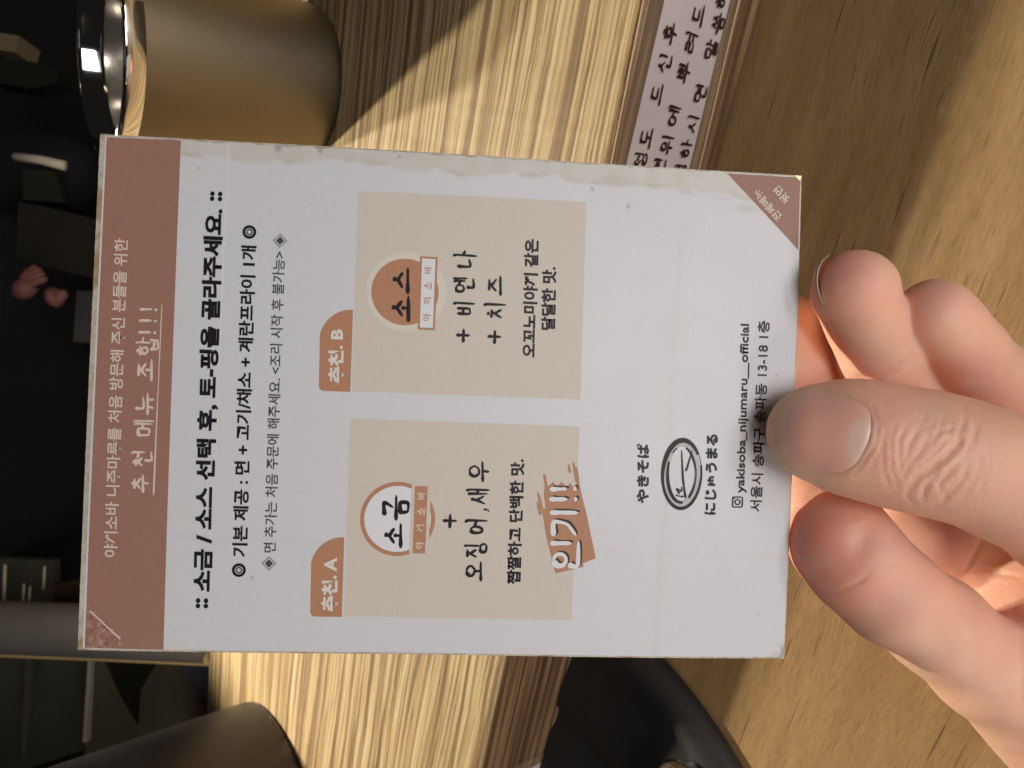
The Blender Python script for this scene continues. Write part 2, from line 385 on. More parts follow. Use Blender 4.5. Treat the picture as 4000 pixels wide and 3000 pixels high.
def vnoise(x, y, s, seed=0):
    r = np.random.RandomState(seed); G = r.rand(256, 256)
    x = x/s+50; y = y/s+50; xi = np.floor(x).astype(int); yi = np.floor(y).astype(int); fx = x-xi; fy = y-yi
    fx = fx*fx*(3-2*fx); fy = fy*fy*(3-2*fy); g = lambda i, j: G[(xi+i) % 256, (yi+j) % 256]
    return g(0, 0)*(1-fx)*(1-fy)+g(1, 0)*fx*(1-fy)+g(0, 1)*(1-fx)*fy+g(1, 1)*fx*fy
def fb(x, y, s, seed=0): return (vnoise(x, y, s, seed)+.5*vnoise(x, y, s/2, seed+1)+.25*vnoise(x, y, s/4, seed+2))/1.75
c = np.tile(np.array([.655, .68, .745]), (a.size, 1))
def blend(col, w): 
    global c
    w = np.clip(w, 0, 1)[:, None]; c = c*(1-w)+np.array(col)*w
g = np.clip
# grime that crept in along the right hand edge of the card
edge = 104.9-a; lim = 3.4+2.2*(fb(a*.3, b, 9, 3)-.5)*2*1.0+(b < 30)*(30-b)*.10
inside = g((lim-edge)/.35, 0, 1)*g((b-3)/12, 0, 1)
blend((.56, .54, .47), inside*.70*(.5+fb(a, b, 3, 5)))
blend((.45, .40, .31), np.exp(-((edge-lim)/.45)**2)*.75*g((fb(a, b, 5, 8)-.40)*4, 0, 1)*g((b-3)/12, 0, 1))
blend((.16, .11, .07), g(1-edge/.35, 0, 1)*g((fb(a, b, 2, 11)-.55)*7, 0, 1))
for (sa, sb, r_) in ((104.3, 112, .7), (104.2, 103.4, .45), (103.9, 87, .3), (15.4, 113.7, .3), (99.6, 46, .35), (96.3, 38, .4), (61.5, 4.3, .22), (9.5, 6.3, .22), (22.0, 131.5, .3), (99.2, 128, .25), (90, 134, .15)):
    blend((.10, .09, .09), np.exp(-(((a-sa)**2+(b-sb)**2)/r_**2))*.75)
for (sa, sb, ra, rb, k) in ((100.2, 25.5, .5, 1.6, .60), (99.2, 18, .35, 2, .35), (97.2, 11.5, 1.0, 2.6, .55), (102, 41, .8, 3.5, .4)):
    blend((.40, .39, .36), np.exp(-(((a-sa)/ra)**2+((b-sb)/rb)**2))*k*(.5+fb(a, b, 1.5, 21)))
# folds under the film
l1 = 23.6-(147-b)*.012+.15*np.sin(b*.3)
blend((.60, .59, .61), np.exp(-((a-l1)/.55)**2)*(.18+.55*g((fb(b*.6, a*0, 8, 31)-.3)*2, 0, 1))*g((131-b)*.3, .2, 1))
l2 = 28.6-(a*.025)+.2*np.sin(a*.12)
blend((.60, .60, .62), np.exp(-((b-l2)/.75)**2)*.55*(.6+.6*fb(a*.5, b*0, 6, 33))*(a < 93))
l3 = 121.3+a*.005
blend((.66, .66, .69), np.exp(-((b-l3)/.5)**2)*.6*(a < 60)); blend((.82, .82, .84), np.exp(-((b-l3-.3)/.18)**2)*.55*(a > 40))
l4 = b*0+88.8+(a-92)*0
# tired corners and rim
cr = np.hypot(a, b); blend((.34, .27, .18), g((3.8-cr)/3, 0, 1)*g((fb(a, b, .9, 41)-.42)*5, 0, 1)*.8)
blend((.08, .08, .10), np.exp(-(((a-1.2)/1.1)**2+((b-.3)/.45)**2))*.8)
blend((.55, .50, .38), g(1-a/.5, 0, 1)*.5*fb(a, b, 2, 44))
blend((.52, .46, .36), g(1-b/.5, 0, 1)*.5*fb(a, b, 1.5, 45))
blend((.69, .67, .66), fb(a, b, 40, 51)*.35)
ca = paper.data.color_attributes.new("print", 'FLOAT_COLOR', 'POINT')
ca.data.foreach_set("color", np.concatenate([c, np.ones((len(c), 1))], 1).astype(np.float32).ravel())
# header band with peeled lower-left corner
vs, fs = quad_grid([(.25, 130.85), (104.75, 131.75), (104.6, 146.55), (.35, 146.5)], 60, 10); card_mesh("header_band", vs, fs, M['band'], H1)
def peel():
    t = NT("peeling_print"); n1 = t.noise(t.mapping((1, 1, 1)), 700, 5, .7)
    c_ = t.ramp(n1, [(.36, (.27, .12, .095)), (.5, (.335, .175, .13)), (.64, (.46, .34, .29))]); return t.out(c_, .3, n1, .4, .0004, Coat_Weight=.3)
M['peel'] = peel()
P = [(.4, 140.8), (1.3, 138.9), (2.5, 139.3), (3.8, 140.2), (5.2, 142.0), (7.4, 144.5), (9.6, 146.4), (6, 146.45), (.4, 146.4)]
card_mesh("peeled_corner", [(x*MMc, y*MMc, 0) for x, y in P], [tuple(range(len(P)))], M['peel'], H2)
card_mesh("crease_line", *quad_grid([(2.2, 139.6), (2.45, 139.4), (8.0, 145.6), (7.8, 145.8)], 8, 1), M['header_ink'], H3)
# beige boxes
card_mesh("beige_box", *quad_grid([(7.6, 47.0), (48.8, 46.85), (48.8, 94.9), (7.6, 94.7)], 24, 24), M['beige'], H1)
card_mesh("beige_box", *quad_grid([(54.5, 46.9), (96.7, 47.1), (96.2, 95.2), (54.5, 94.8)], 24, 24), M['beige'], H1)
def fan(P): return [(x*MMc, y*MMc, 0) for x, y in P], [tuple(range(len(P)))]
def arc(cx, cy, r, t0, t1, n=24): return [(cx+r*math.cos(math.radians(t0+(t1-t0)*k/n)), cy+r*math.sin(math.radians(t0+(t1-t0)*k/n))) for k in range(n+1)]
for x0, x1, nm in ((54.35, 71.4, 'B'), (7.55, 24.15, 'A')):
    P = [(x0, 95.15), (x1, 95.25)]+arc(x1-6.6, 95.3, 6.6, 0, 80, 16)+arc(x0+1, 100.6, 1, 90, 180, 6)
    card_mesh("tab_label", *fan(P), M['tab'], H2)
card_mesh("halo", *fan(arc(75.6, 84.4, 8.3, 0, 357, 60)), M['halo'], H2)
card_mesh("sauce_disc", *fan(arc(75.6, 84.7, 6.95, 0, 356, 60)), M['tab'], H3)
def annulus(cx, cy, r0, r1, t0, t1, n=64):
    vs = []; fs = []
    for k in range(n+1):
        w = math.radians(t0+(t1-t0)*k/n)
        for r in (r0, r1): vs.append(((cx+r*math.cos(w))*MMc, (cy+r*math.sin(w))*MMc, 0))
    for k in range(n): fs.append((2*k, 2*k+1, 2*k+3, 2*k+2))
    return vs, fs
card_mesh("salt_disc", *fan(arc(28.2, 84.4, 7.0, 0, 356, 60)), M['pure'], H2)
card_mesh("salt_ring", *annulus(28.2, 84.4, 6.9, 7.75, 0, 360), M['tab'], H3)
card_mesh("banner_gap", *fan([(20.6, 77.75), (35.8, 77.75), (35.8, 81.75), (20.6, 81.75)]), M['beige'], H3+.000015)
card_mesh("banner", *fan([(21.1, 78.45), (35.2, 78.45), (35.2, 81.1), (21.1, 81.05)]), M['tab'], H4)
card_mesh("banner_border", *fan([(67.9, 78.2), (83.2, 78.2), (83.2, 81.9), (67.9, 81.8)]), M['tab'], H3+.000015)
card_mesh("banner", *fan([(68.35, 78.65), (82.8, 78.65), (82.8, 81.45), (68.35, 81.35)]), M['pure'], H4)
card_mesh("corner_flash", *fan([(88.9, .25), (104.75, .2), (104.7, 16.5)]), M['band'], H1)
H5 = .00015
# printed lines: string, style, a0, a1, b_start, b_end, height (mm)
TX = [("야끼소바 니주마루를 처음 방문해 주신 분들을 위한", "A", 18.93, 83.90, 140.66, 141.27, 2.75),
("::", "B", 8.89, 10.99, 122.2, 122.2, 2.5), ("소금 / 소스 선택 후, 토-핑을 골라주세요.", "B", 12.35, 90.93, 121.3, 122.1, 4.2), ("::", "B", 92.54, 94.54, 122.8, 122.8, 2.5),
("기본 제공 : 면 + 고기/채소 + 계란프라이 1개", "C", 19.65, 83.66, 114.7, 115.4, 3.1),
("면 추가는 처음 주문에 해주세요. <조리 시작 후 불가능>", "D", 20.68, 82.71, 109.0, 109.5, 2.5),
("추천. B", "H", 56.08, 67.22, 96.6, 96.9, 3.15), ("추천. A", "H", 8.69, 19.9, 96.1, 96.3, 3.3),
("오꼬노미야끼 같은", "E", 63.06, 88.11, 56.70, 57.00, 3.05), ("달달한 맛.", "E", 68.99, 82.43, 52.82, 53.00, 3.06),
("짭짤하고 단백한 맛.", "E", 15.05, 41.46, 58.13, 58.27, 2.96),
("やきそば", "J", 32.88, 45.59, 31.33, 31.70, 2.67), ("にじゅうまる", "J", 30.80, 48.13, 16.49, 16.62, 2.65),
("yakisoba_nijumaru__official", "F", 35.66, 72.19, 9.95, 10.15, 2.4), ("서울시 송파구 송파동 13-18 1층", "G", 31.73, 73.09, 6.48, 6.12, 2.59)]
STY = dict(A=(.020, 'header_ink'), B=(.040, 'black_ink'), C=(.027, 'black_ink'), D=(.010, 'grey_ink'), E=(.032, 'black_ink'),
           H=(.042, 'white_ink'), J=(.038, 'black_ink'), F=(.018, 'black_ink'), G=(.010, 'black_ink'), W=(.05, 'pure'), S=(.03, 'header_ink'), T=(.01, 'tab'))
def text_data(s, off):
    cu = bpy.data.curves.new("tmp", 'FONT'); cu.body = s; cu.size = 1; cu.offset = off; cu.resolution_u = 3
    ob = bpy.data.objects.new("tmp", cu); COL.objects.link(ob); bpy.context.view_layer.update()
    me = bpy.data.meshes.new_from_object(ob.evaluated_get(bpy.context.evaluated_depsgraph_get()))
    bpy.data.objects.remove(ob); bpy.data.curves.remove(cu)
    n = len(me.vertices); co = np.empty(n*3); me.vertices.foreach_get('co', co); return me, co.reshape(-1, 3)
def print_text(s, st, a0, a1, b0, b1, hh, h=H5, name="printed_text", ang=None, par=None):
    off, mt = STY[st]; me, co = text_data(s, off)
    mn, mx = co.min(0), co.max(0)
    u = (co[:, 0]-mn[0])/(mx[0]-mn[0]); v = (co[:, 1]-mn[1])/max(1e-6, mx[1]-mn[1])
    if ang is None:
        co[:, 0] = (a0+(a1-a0)*u)*MMc; co[:, 1] = (b0+(b1-b0)*u+hh*v)*MMc
    else:
        w = a1-a0; x = w*u; y = hh*v; co[:, 0] = (a0+x*math.cos(ang)-y*math.sin(ang))*MMc; co[:, 1] = (b0+x*math.sin(ang)+y*math.cos(ang))*MMc
    co[:, 2] = 0; me.vertices.foreach_set('co', co.ravel()); me.materials.clear(); me.materials.append(M[mt])
    me.name = name; o = bpy.data.objects.new(name, me); COL.objects.link(o); o.parent = card; lift_mesh(me, h); return o
for t in TX: print_text(*t)
for k, (x, y) in enumerate(((22.8, 79.7), (26.4, 79.7), (29.9, 79.7), (33.2, 79.7))): print_text("야끼소바"[k], 'S', x-.75, x+.75, y-.85, y-.85, 1.7)
for k, (x, y) in enumerate(((70.5, 80), (73.9, 80), (77.1, 80.1), (80.4, 80.1))): print_text("야끼소바"[k], 'T', x-.75, x+.75, y-.85, y-.85, 1.7)
print_text("전체메뉴", 'S', 96.0, 104.2, 3.9, 0, 2.0, ang=math.radians(44)); print_text("뒷면", 'S', 99.9, 104.0, 2.2, 0, 2.0, ang=math.radians(44))
# brush lettering
HC = [("소", 69.68, 74.72, 83.17, 87.15, .84), ("스", 75.48, 80.57, 83.39, 87.17, .84), ("비", 71.34, 74.41, 70.10, 74.35, .60), ("엔", 75.92, 79.32, 70.29, 74.53, .60), ("나", 81.22, 84.89, 70.06, 74.74, .60),
      ("치", 70.98, 74.56, 63.44, 67.88, .60), ("즈", 75.97, 79.97, 64.07, 67.37, .60), ("소", 22.26, 27.18, 83.02, 86.90, .80), ("금", 28.04, 33.02, 82.24, 87.44, .80), ("오", 15.65, 19.58, 66.0, 69.8, .60), ("징", 20.45, 23.68, 65.45, 70.03, .60),
      ("어", 25.40, 28.63, 65.64, 70.05, .60), ("새", 31.72, 34.95, 65.45, 69.98, .60), ("우", 36.57, 40.67, 65.65, 69.95, .60)]
for ch, x0, x1, y0, y1, w in HC:
    br = Brush(); br.char(ch, x0*MMc, x1*MMc, y0*MMc, y1*MMc, w*MMc); card_mesh("brush_letter", br.v, br.f, M['black_ink'], H5)
for px_, py_, r in ((67.1, 72.2, 1.3), (67.1, 65.6, 1.3), (28.1, 73.5, 1.35)):
    br = Brush(); br.stroke([((px_-r)*MMc, py_*MMc), ((px_+r)*MMc, py_*MMc)], .00066); br.stroke([(px_*MMc, (py_+r)*MMc), (px_*MMc, (py_-r)*MMc)], .00066)
    card_mesh("plus_sign", br.v, br.f, M['black_ink'], H5)
br = Brush(); br.stroke([(.0306, .0664), (.0307, .0660), (.0303, .0654)], .0004); card_mesh("comma", br.v, br.f, M['black_ink'], H5)
for ch, x0, x1, y0, y1 in (("추", 32.36, 35.9, 135.05, 138.24), ("천", 37.55, 40.9, 134.5, 138.4), ("메", 43.61, 47.06, 134.4, 138.34), ("뉴", 48.32, 52.61, 134.70, 138.35), ("조", 55.12, 59.52, 134.93, 138.12), ("합", 60.05, 64.0, 134.3, 138.56)):
    br = Brush(); br.char(ch, x0*MMc, x1*MMc, y0*MMc, y1*MMc, .00056); card_mesh("pale_brush_letter", br.v, br.f, M['header_ink'], H5)
for x in (64.9, 67.3, 69.6):
    br = Brush(); br.stroke([(x*MMc, .1382), ((x+.1)*MMc, .1359)], .0006); br.stroke([(x*MMc, .1352), ((x+.1)*MMc, .1349)], .0006); card_mesh("exclamation_mark", br.v, br.f, M['header_ink'], H5)
br = Brush(); br.stroke([(.0318+i*.0065, .13395) for i in range(7)], .0003); card_mesh("underline", br.v, br.f, M['header_ink'], H5)
# rings and diamonds beside the lines, icon, round emblem
def merge(parts):
    vs, fs = [], []
    for v, f in parts:
        k = len(vs); vs += [tuple(p) for p in v]; fs += [tuple(i+k for i in q) for q in f]
    return vs, fs
for x, y in ((16.9, 116.3), (86.5, 117.0)):
    card_mesh("ring_mark", *merge([annulus(x, y, .85, 1.4, 0, 360, 32), annulus(x, y, .42, .66, 0, 360, 24)]), M['black_ink'], H5)
for x, y in ((18.4, 110.3), (85.0, 110.7)):
    card_mesh("diamond_mark", *merge([annulus(x, y, 1.25, 1.42, 0, 360, 4), fan(arc(x, y, .85, 0, 270, 3))]), M['grey_ink'], H5)
def rring(cx, cy, r, t, k=.35):
    o_, i_ = [], []
    for q in range(4):
        for s_ in range(5):
            w = math.radians(90*q+22.5*s_); qx = (1, -1, -1, 1)[q]; qy = (1, 1, -1, -1)[q]
            for L_, rr in ((o_, r), (i_, r-t)):
                cr_ = r*k; L_.append(((cx+qx*(r-cr_)+(cr_-(0 if L_ is o_ else t))*math.cos(w))*MMc, (cy+qy*(r-cr_)+(cr_-(0 if L_ is o_ else t))*math.sin(w))*MMc, 0))
    n = len(o_); vs = o_+i_; return vs, [(i, (i+1) % n, n+(i+1) % n, n+i) for i in range(n)]
card_mesh("camera_icon", *merge([rring(33.7, 11.9, 1.2, .26), annulus(33.7, 11.9, .42, .68, 0, 360, 24), fan(arc(34.45, 12.65, .14, 0, 330, 8))]), M['black_ink'], H5)
def crescent(cx, cy, rx, ry, wf, t0=0, t1=360, n=72, hz=0):
    vs, fs = [], []
    for k in range(n+1):
        w = math.radians(t0+(t1-t0)*k/n); wd = wf(t0+(t1-t0)*k/n)
        vs.append(((cx+rx*math.cos(w))*MMc, (cy+ry*math.sin(w))*MMc, hz)); vs.append(((cx+(rx-wd)*math.cos(w))*MMc, (cy+(ry-wd)*math.sin(w))*MMc, hz))
    for k in range(n): fs.append((2*k, 2*k+2, 2*k+3, 2*k+1))
    return vs, fs
LX, LY = 39.4, 24.4
card_mesh("emblem_ground", *crescent(LX, LY, 7.15, 4.05, lambda t: 1.25), M['logo_grey'], H4)
e1 = crescent(LX, LY, 7.75, 4.5, lambda t: .55+.55*max(0, math.cos(math.radians(t-10)))+.22*max(0, math.cos(math.radians(t-180))), 0, 360)
e1 = crescent(LX, LY, 7.75, 4.5, lambda t: .45+.65*max(0, math.cos(math.radians(t-20)))+.3*max(0, math.cos(math.radians(t-180))), -55, 285)
e2 = crescent(LX-.2, LY+.1, 6.2, 3.35, lambda t: .22+.6*max(0, math.cos(math.radians(t-130))), 62, 190, 40)
e3 = crescent(LX-.2, LY+.1, 6.2, 3.35, lambda t: .3+.25*math.sin(math.radians(t*2))**2, 215, 345, 40)
e4 = crescent(LX, LY, 7.7, 4.4, lambda t: .12, 285, 305, 10)
e5 = crescent(LX-.2, LY+.1, 6.2, 3.4, lambda t: .3, 20, 40, 8)
card_mesh("round_emblem", *merge([e1, e2, e3, e4, e5]), M['black_ink'], H5)
br = Brush(); br.stroke([(.0344, .0234), (.0385, .0241), (.0444, .0246)], .00042); br.stroke([(.0402, .0236), (.0406, .0233), (.0446, .0223)], .00038); br.stroke([(.0352, .0248), (.0362, .0254), (.0357, .0243), (.0366, .0243)], .00035); br.stroke([(.0345, .0239), (.0348, .0256)], .00035)
card_mesh("emblem_strokes", br.v, br.f, M['black_ink'], H5)
# the brown brushed "인기!!" flash
P = [(17.5, 50.8), (19.0, 44.9), (19.8, 45.0), (20.9, 42.3), (25.2, 43.4), (30.1, 44.6), (33.5, 45.6), (36.5, 46.4), (35.2, 47.3), (36.8, 48.4), (35.6, 49.0), (37.0, 50.2), (35.8, 51.2), (36.9, 52.0), (35.9, 53.0), (36.9, 53.8), (34, 53.9), (31.2, 53.4), (30.9, 54.2), (25, 53.0)]
card_mesh("brush_flash", *fan(P), M['tab'], H3)
br = Brush(); 
for s_ in ([(37.0, 47.0), (41.2, 47.9)], [(36.0, 46.6), (40.2, 47.2)], [(31, 54.2), (34.6, 55.2)], [(30, 54.5), (32.5, 55.2)], [(36.5, 53.6), (38.4, 54.0)], [(39.0, 48.5), (40.6, 48.9)]): br.stroke([(x*MMc, y*MMc) for x, y in s_], .0006)
card_mesh("brush_flash", br.v, br.f, M['tab'], H3+.000015)
for dx, dy, mt, h in ((.32, -.42, 'shadow_ink', H4), (0, 0, 'pure', H5)):
    br = Brush(); w = 1.0
    for st in ([(x, y) for x, y in circ(20.4, 50.0, 1.25, 1.3, 18)], [(23.9, 51.9), (24.0, 47.8)], [(19.3, 47.9), (19.35, 46.2), (24.4, 46.2)],
               [(25.7, 51.6), (28.4, 51.6), (28.0, 48.8), (25.8, 46.9)], [(30.4, 52.2), (30.5, 46.6)], [(33.2, 52.4), (33.3, 49.0)], [(33.35, 47.2), (33.4, 46.9)], [(35.3, 52.5), (35.5, 49.2)], [(35.6, 47.4), (35.65, 47.1)]):
        br.stroke([((x+dx)*MMc, (y+dy)*MMc) for x, y in st], w*MMc, .000001)
    card_mesh("flash_lettering", br.v, br.f, M[mt], h)
card_mesh("gold_chip", *fan([(104.0, .35), (105.1, -.1), (105.2, 1.5)]), simple("gold_scrap", (.75, .62, .32), .3, .3), H2)
# ------------------------------------------------------------------ taped notes on the ledge front
NY = LEDGE_Y+.0004
def front_quad(name, px, off, mat, parent, n=1):
    P = [on_y(u, v, NY-off) for u, v in px]
    return mesh_obj(name, [p-parent.location for p in P], [tuple(range(len(P)))], mat, parent)
def tape_mat(name, col, rough, alpha):
    t = NT(name); n1 = t.noise(t.mapping((30, 30, 400)), 1, 4, .6)
    return t.out(t.mix(n1, tuple(x*.7 for x in col), col), rough, n1, .3, .0006, Alpha=alpha, Coat_Weight=.4, Coat_Roughness=.2)
M['tape'] = tape_mat("clear_tape", (.55, .42, .30), .3, .22); M['notepaper'] = simple("note_paper", (.62, .58, .64), .5, 0, .05, 900)
nt = empty("taped_note", on_y(2600, 300, NY-.0003), 'white paper note with handwritten Korean taped along the ledge front right of the cup', 'note')
P = [on_y(u, v, NY) for u, v in [(2526, -60), (2905, -60), (2700, 800), (2355, 800)]]
def strip(P, n, m, off, wob=0):
    vs, fs = [], []
    for i in range(n+1):
        for j in range(m+1):
            u, v = i/n, j/m; p = P[0]*(1-u)*(1-v)+P[1]*u*(1-v)+P[2]*u*v+P[3]*(1-u)*v
            vs.append(p+Vector((0, -off-wob*(math.sin(v*9+u*4)*.5+.5), 0))-nt.location)
    for i in range(n):
        for j in range(m): k = i*(m+1)+j; fs.append((k, k+1, k+m+2, k+m+1))
    return vs, fs
vs, fs = strip([on_y(u, v, NY) for u, v in [(2597, -20), (2854, -20), (2669, 740), (2421, 740)]], 2, 20, .0003)
mesh_obj("paper_strip", vs, fs, M['notepaper'], nt)
vs, fs = strip(P, 4, 40, .0007, .00005); mesh_obj("clear_tape", vs, fs, M['tape'], nt, True)
for (u0, v0, u1, v1) in ((2526, -60, 2355, 800), (2901, -60, 2700, 790)):
    tube("tape_edge", [on_y(u0+(u1-u0)*k/8, v0+(v1-v0)*k/8, NY-.0008)-nt.location for k in range(9)], .00022, simple("tape_edge_plastic", (.60, .42, .24), .3), nt, 8)
eX = (on_y(2500, 300, NY)-on_y(2520, 210, NY)); eX = Vector((1, 0, 0))
br = Brush()
cen = [("후", 2612, 129), ("신", 2591, 245), ("드", 2563, 364), ("도", 2520, 535), ("정", 2495, 628), ("드", 2724, 59), ("려", 2691, 165), ("뿌", 2665, 280), ("에", 2624, 454), ("위", 2599, 560), ("면", 2569, 650), ("해", 2812, -8), ("씀", 2799, 90), ("말", 2771, 194), ("면", 2730, 364), ("시", 2699, 480), ("하", 2673, 580), ("청", 2648, 672)]
for ch, u, v in cen:
    p = on_y(u, v, NY)-nt.location; s_ = (p+nt.location-CAM).length/F*1.0
    br.char(ch, p.x-.0027, p.x+.0027, p.z-.0026, p.z+.0026, .00076)
mesh_obj("handwriting", [(x, -.00045-z*1.0, y) for x, y, z in br.v], br.f, M['marker'], nt)
n2 = empty("taped_note", on_y(2100, 2980, NY-.0003), 'corner of a second taped paper note at the foot of the dark ledge front', 'note')
front_quad("clear_tape", [(1940, 3030), (2192, 2908), (2203, 2915), (2170, 3060), (1950, 3080)], .0006, M['tape'], n2)
front_quad("paper_sheet", [(2020, 3030), (2163, 2950), (2120, 3060)], .0003, M['notepaper'], n2)
# ------------------------------------------------------------------ cups
def cup(name, x, y, label, mat, Hh=.0848, rb=.0330, rt=.0392, group=None):
    c_ = empty(name, (x, y, LEDGE_Z), label, name.split('_')[-1], group)
    f = lambda z: rb+(rt-rb)*(z/Hh)**.9
    pf = [(0.001, .0012), (rb*.86, .0010), (rb-.0022, .0004), (rb-.0006, .0012), (rb, .0030)]+[(f(z), z) for z in np.linspace(.006, Hh-.0075, 14)]
    lathe("outer_wall", pf, (0, 0, 0), mat, c_)
    rt2 = f(Hh-.0034); rt3 = f(Hh-.0075)
    lathe("polished_rim", [(rt3, Hh-.0075), (rt3+.0004, Hh-.0072), (rt2+.0007, Hh-.0030), (rt2+.0010, Hh-.0012), (rt2+.0007, Hh-.0002), (rt2, Hh), (rt2-.0008, Hh-.0004), (rt2-.0014, Hh-.0020), (rt2-.0019, Hh-.0085), (rt2-.0022, Hh-.0090), (rt2-.0033, Hh-.0096)], (0, 0, 0), M['polished'], c_)
    lathe("inner_wall", [(rt2-.0033, Hh-.0096), (rt2-.0045, Hh-.02), (rb-.003, .012), (rb-.008, .005), (.0005, .0045)], (0, 0, 0), M['inner'], c_)
    lathe("foot_ring", [(rb-.004, .0002), (rb-.0012, .0002), (rb-.0010, .0016), (rb-.004, .0016)], (0, 0, 0), M['blackpot'], c_)
    return c_
cup("steel_cup", -.0013, .3291, 'brushed steel cup at the top of the picture with a golden sheen', M['satin'])
cup("steel_container", -.4340, .2960, 'big dark grey steel container at the lower left, beside the slanting pole', M['satin2'], .21, .0755, .084)
# ------------------------------------------------------------------ pot lid on the table
pc = on_z(2180, 3270, 0); pc.z = 0
lid = empty("pot_lid", pc, 'black round lid with raised rings and steel knob on the table', 'lid')
k1 = (on_z(2640, 2790, .008)-pc); R1 = math.hypot(k1.x, k1.y)
lathe("lid_disc", [(0.0005, .014), (R1*.30, .013), (R1*.52, .0115), (R1*.56, .009), (R1*.60, .0085), (R1*.64, .0115), (R1*.70, .012), (R1*.93, .008), (R1*.97, .0095), (R1*1.0, .009), (R1*1.03, .006), (R1*1.06, .002), (R1*1.05, .0005)], (0, 0, 0), M['blackpot'], lid)
kn = on_z(2640, 3070, .02); kn = kn-pc
lathe("knob", [(.0035, .0), (.0045, .004), (.0075, .007), (.0082, .010), (.006, .0125), (.0005, .0135)], (kn.x, kn.y, .010), M['polished'], lid)
# ------------------------------------------------------------------ slanting pole, kitchen
d0 = .62
pl = empty("slanting_pole", at(850, 2472, .545), 'round grey wooden pole with painted yellow underlight slanting up from the ledge corner behind the card', 'pole')
pm = NT("pole_wood"); w_ = pm.noise(pm.mapping((80, 80, 80)), 1, 4, .6); pm = pm.out(pm.mix(w_, (.17, .16, .15), (.24, .225, .21)), .42, w_, .2, .0004)
pb = pl.location
def poly_at(d, pts): return [at(u, v, d)-pb for u, v in pts]
tube("lit_underside_strip", [at(835, 2575, .536)-pb, at(400, 2556, .541)-pb, at(0, 2541, .546)-pb, at(-400, 2526, .55)-pb], .0052, simple('yellow_underlight', (.78, .56, .25), .5, 0, .15, 120), pl, 16)  # yellow strip added to paint the lit underside of the pole
tube("pole_shaft", [at(830, 2487, .545)-pb, at(400, 2468, .55)-pb, at(0, 2453, .555)-pb, at(-400, 2440, .56)-pb], .0205, pm, pl, 40)
# kitchen worktop and walls behind the ledge
kw = box_obj("kitchen_worktop", (-.4, .93, -.11), (2.2, .96, .02), M['worksteel'], None, .003); tag(kw, 'grey stainless kitchen worktop behind and below the wooden ledge', 'worktop')
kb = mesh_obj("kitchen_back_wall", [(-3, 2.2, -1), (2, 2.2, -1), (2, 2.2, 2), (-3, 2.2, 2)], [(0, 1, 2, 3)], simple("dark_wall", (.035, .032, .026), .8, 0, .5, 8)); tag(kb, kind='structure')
def kbox(name, u, v, d, size, mat, label, cat, rz=0, group=None, bevel=.002):
    o = box_obj(name, (0, 0, 0), size, mat, None, bevel); o.location = at(u, v, d); o.rotation_euler = (0, 0, math.radians(rz)); return tag(o, label, cat, group)
M['glow'] = None
M['edge'] = steel("bright_steel_edge", (.95, .93, .80), .35, (10, 10, 10), .02)
M['panel'] = simple("grey_green_panel", (.13, .13, .10), .45, .4, .3, 20)
M['glow'] = simple("painted_steel_shine", (.62, .60, .48), .4, 0, .1, 30)  # pale colour painted for the shine on steel rims and handles
# stacked steel tray rims seen past the pole (bottom left)
def kquad(name, px, d, mat, label, cat, thick=.004, dd=None):
    dd = dd or [d]*len(px); n = len(px)
    F_ = [at(u, v, q) for (u, v), q in zip(px, dd)]; B2 = [at(u, v, q)+ROT @ Vector((0, 0, -thick)) for (u, v), q in zip(px, dd)]
    base = sum(F_, Vector())/n
    fs = [tuple(range(n)), tuple(range(2*n-1, n-1, -1))]+[(i, n+i, n+(i+1) % n, (i+1) % n) for i in range(n)]
    o = mesh_obj(name, [p-base for p in F_+B2], fs, mat); o.location = base; return tag(o, label, cat)
kquad("metal_partition", [(-60, 2540), (340, 2560), (325, 2930), (-60, 3060)], .72, M['panel'], 'dull grey steel panel below the pole at the far left', 'partition')
kquad("metal_partition", [(352, 2560), (900, 2580), (860, 2900), (330, 2960)], .70, simple("brown_steel", (.20, .185, .13), .4, .3, .5, 12), 'brownish steel panel right of the bright metal edge', 'partition')
kquad("tray_rim", [(344, 2560), (358, 2560), (340, 2900), (322, 2900)], .66, M['glow'], 'thin bright metal edge standing between the two steel panels', 'tray rim', .006)
kquad("tray_rim", [(100, 2560), (124, 2560), (104, 2800), (94, 2960), (84, 2960), (88, 2780)], .66, M['edge'], 'thin shining metal edge left of the brighter tray rim', 'tray rim', .004)
kquad("reflection_wedge", [(405, 2570), (620, 2575), (545, 2700), (536, 2830), (470, 2720)], .62, simple("dark_reflection", (.035, .032, .02), .4, .3), 'dark pointed wedge standing in for a reflection below the pole', 'dark wedge', .002)  # dark wedge added in place of a reflection
kquad("blue_bowl", [(700, 2580), (830, 2590), (800, 2760), (776, 2735), (735, 2660)], .58, simple("slate_bowl", (.085, .085, .115), .4, 0), 'slate blue bowl side peeking out beside the ledge corner', 'bowl', .01)
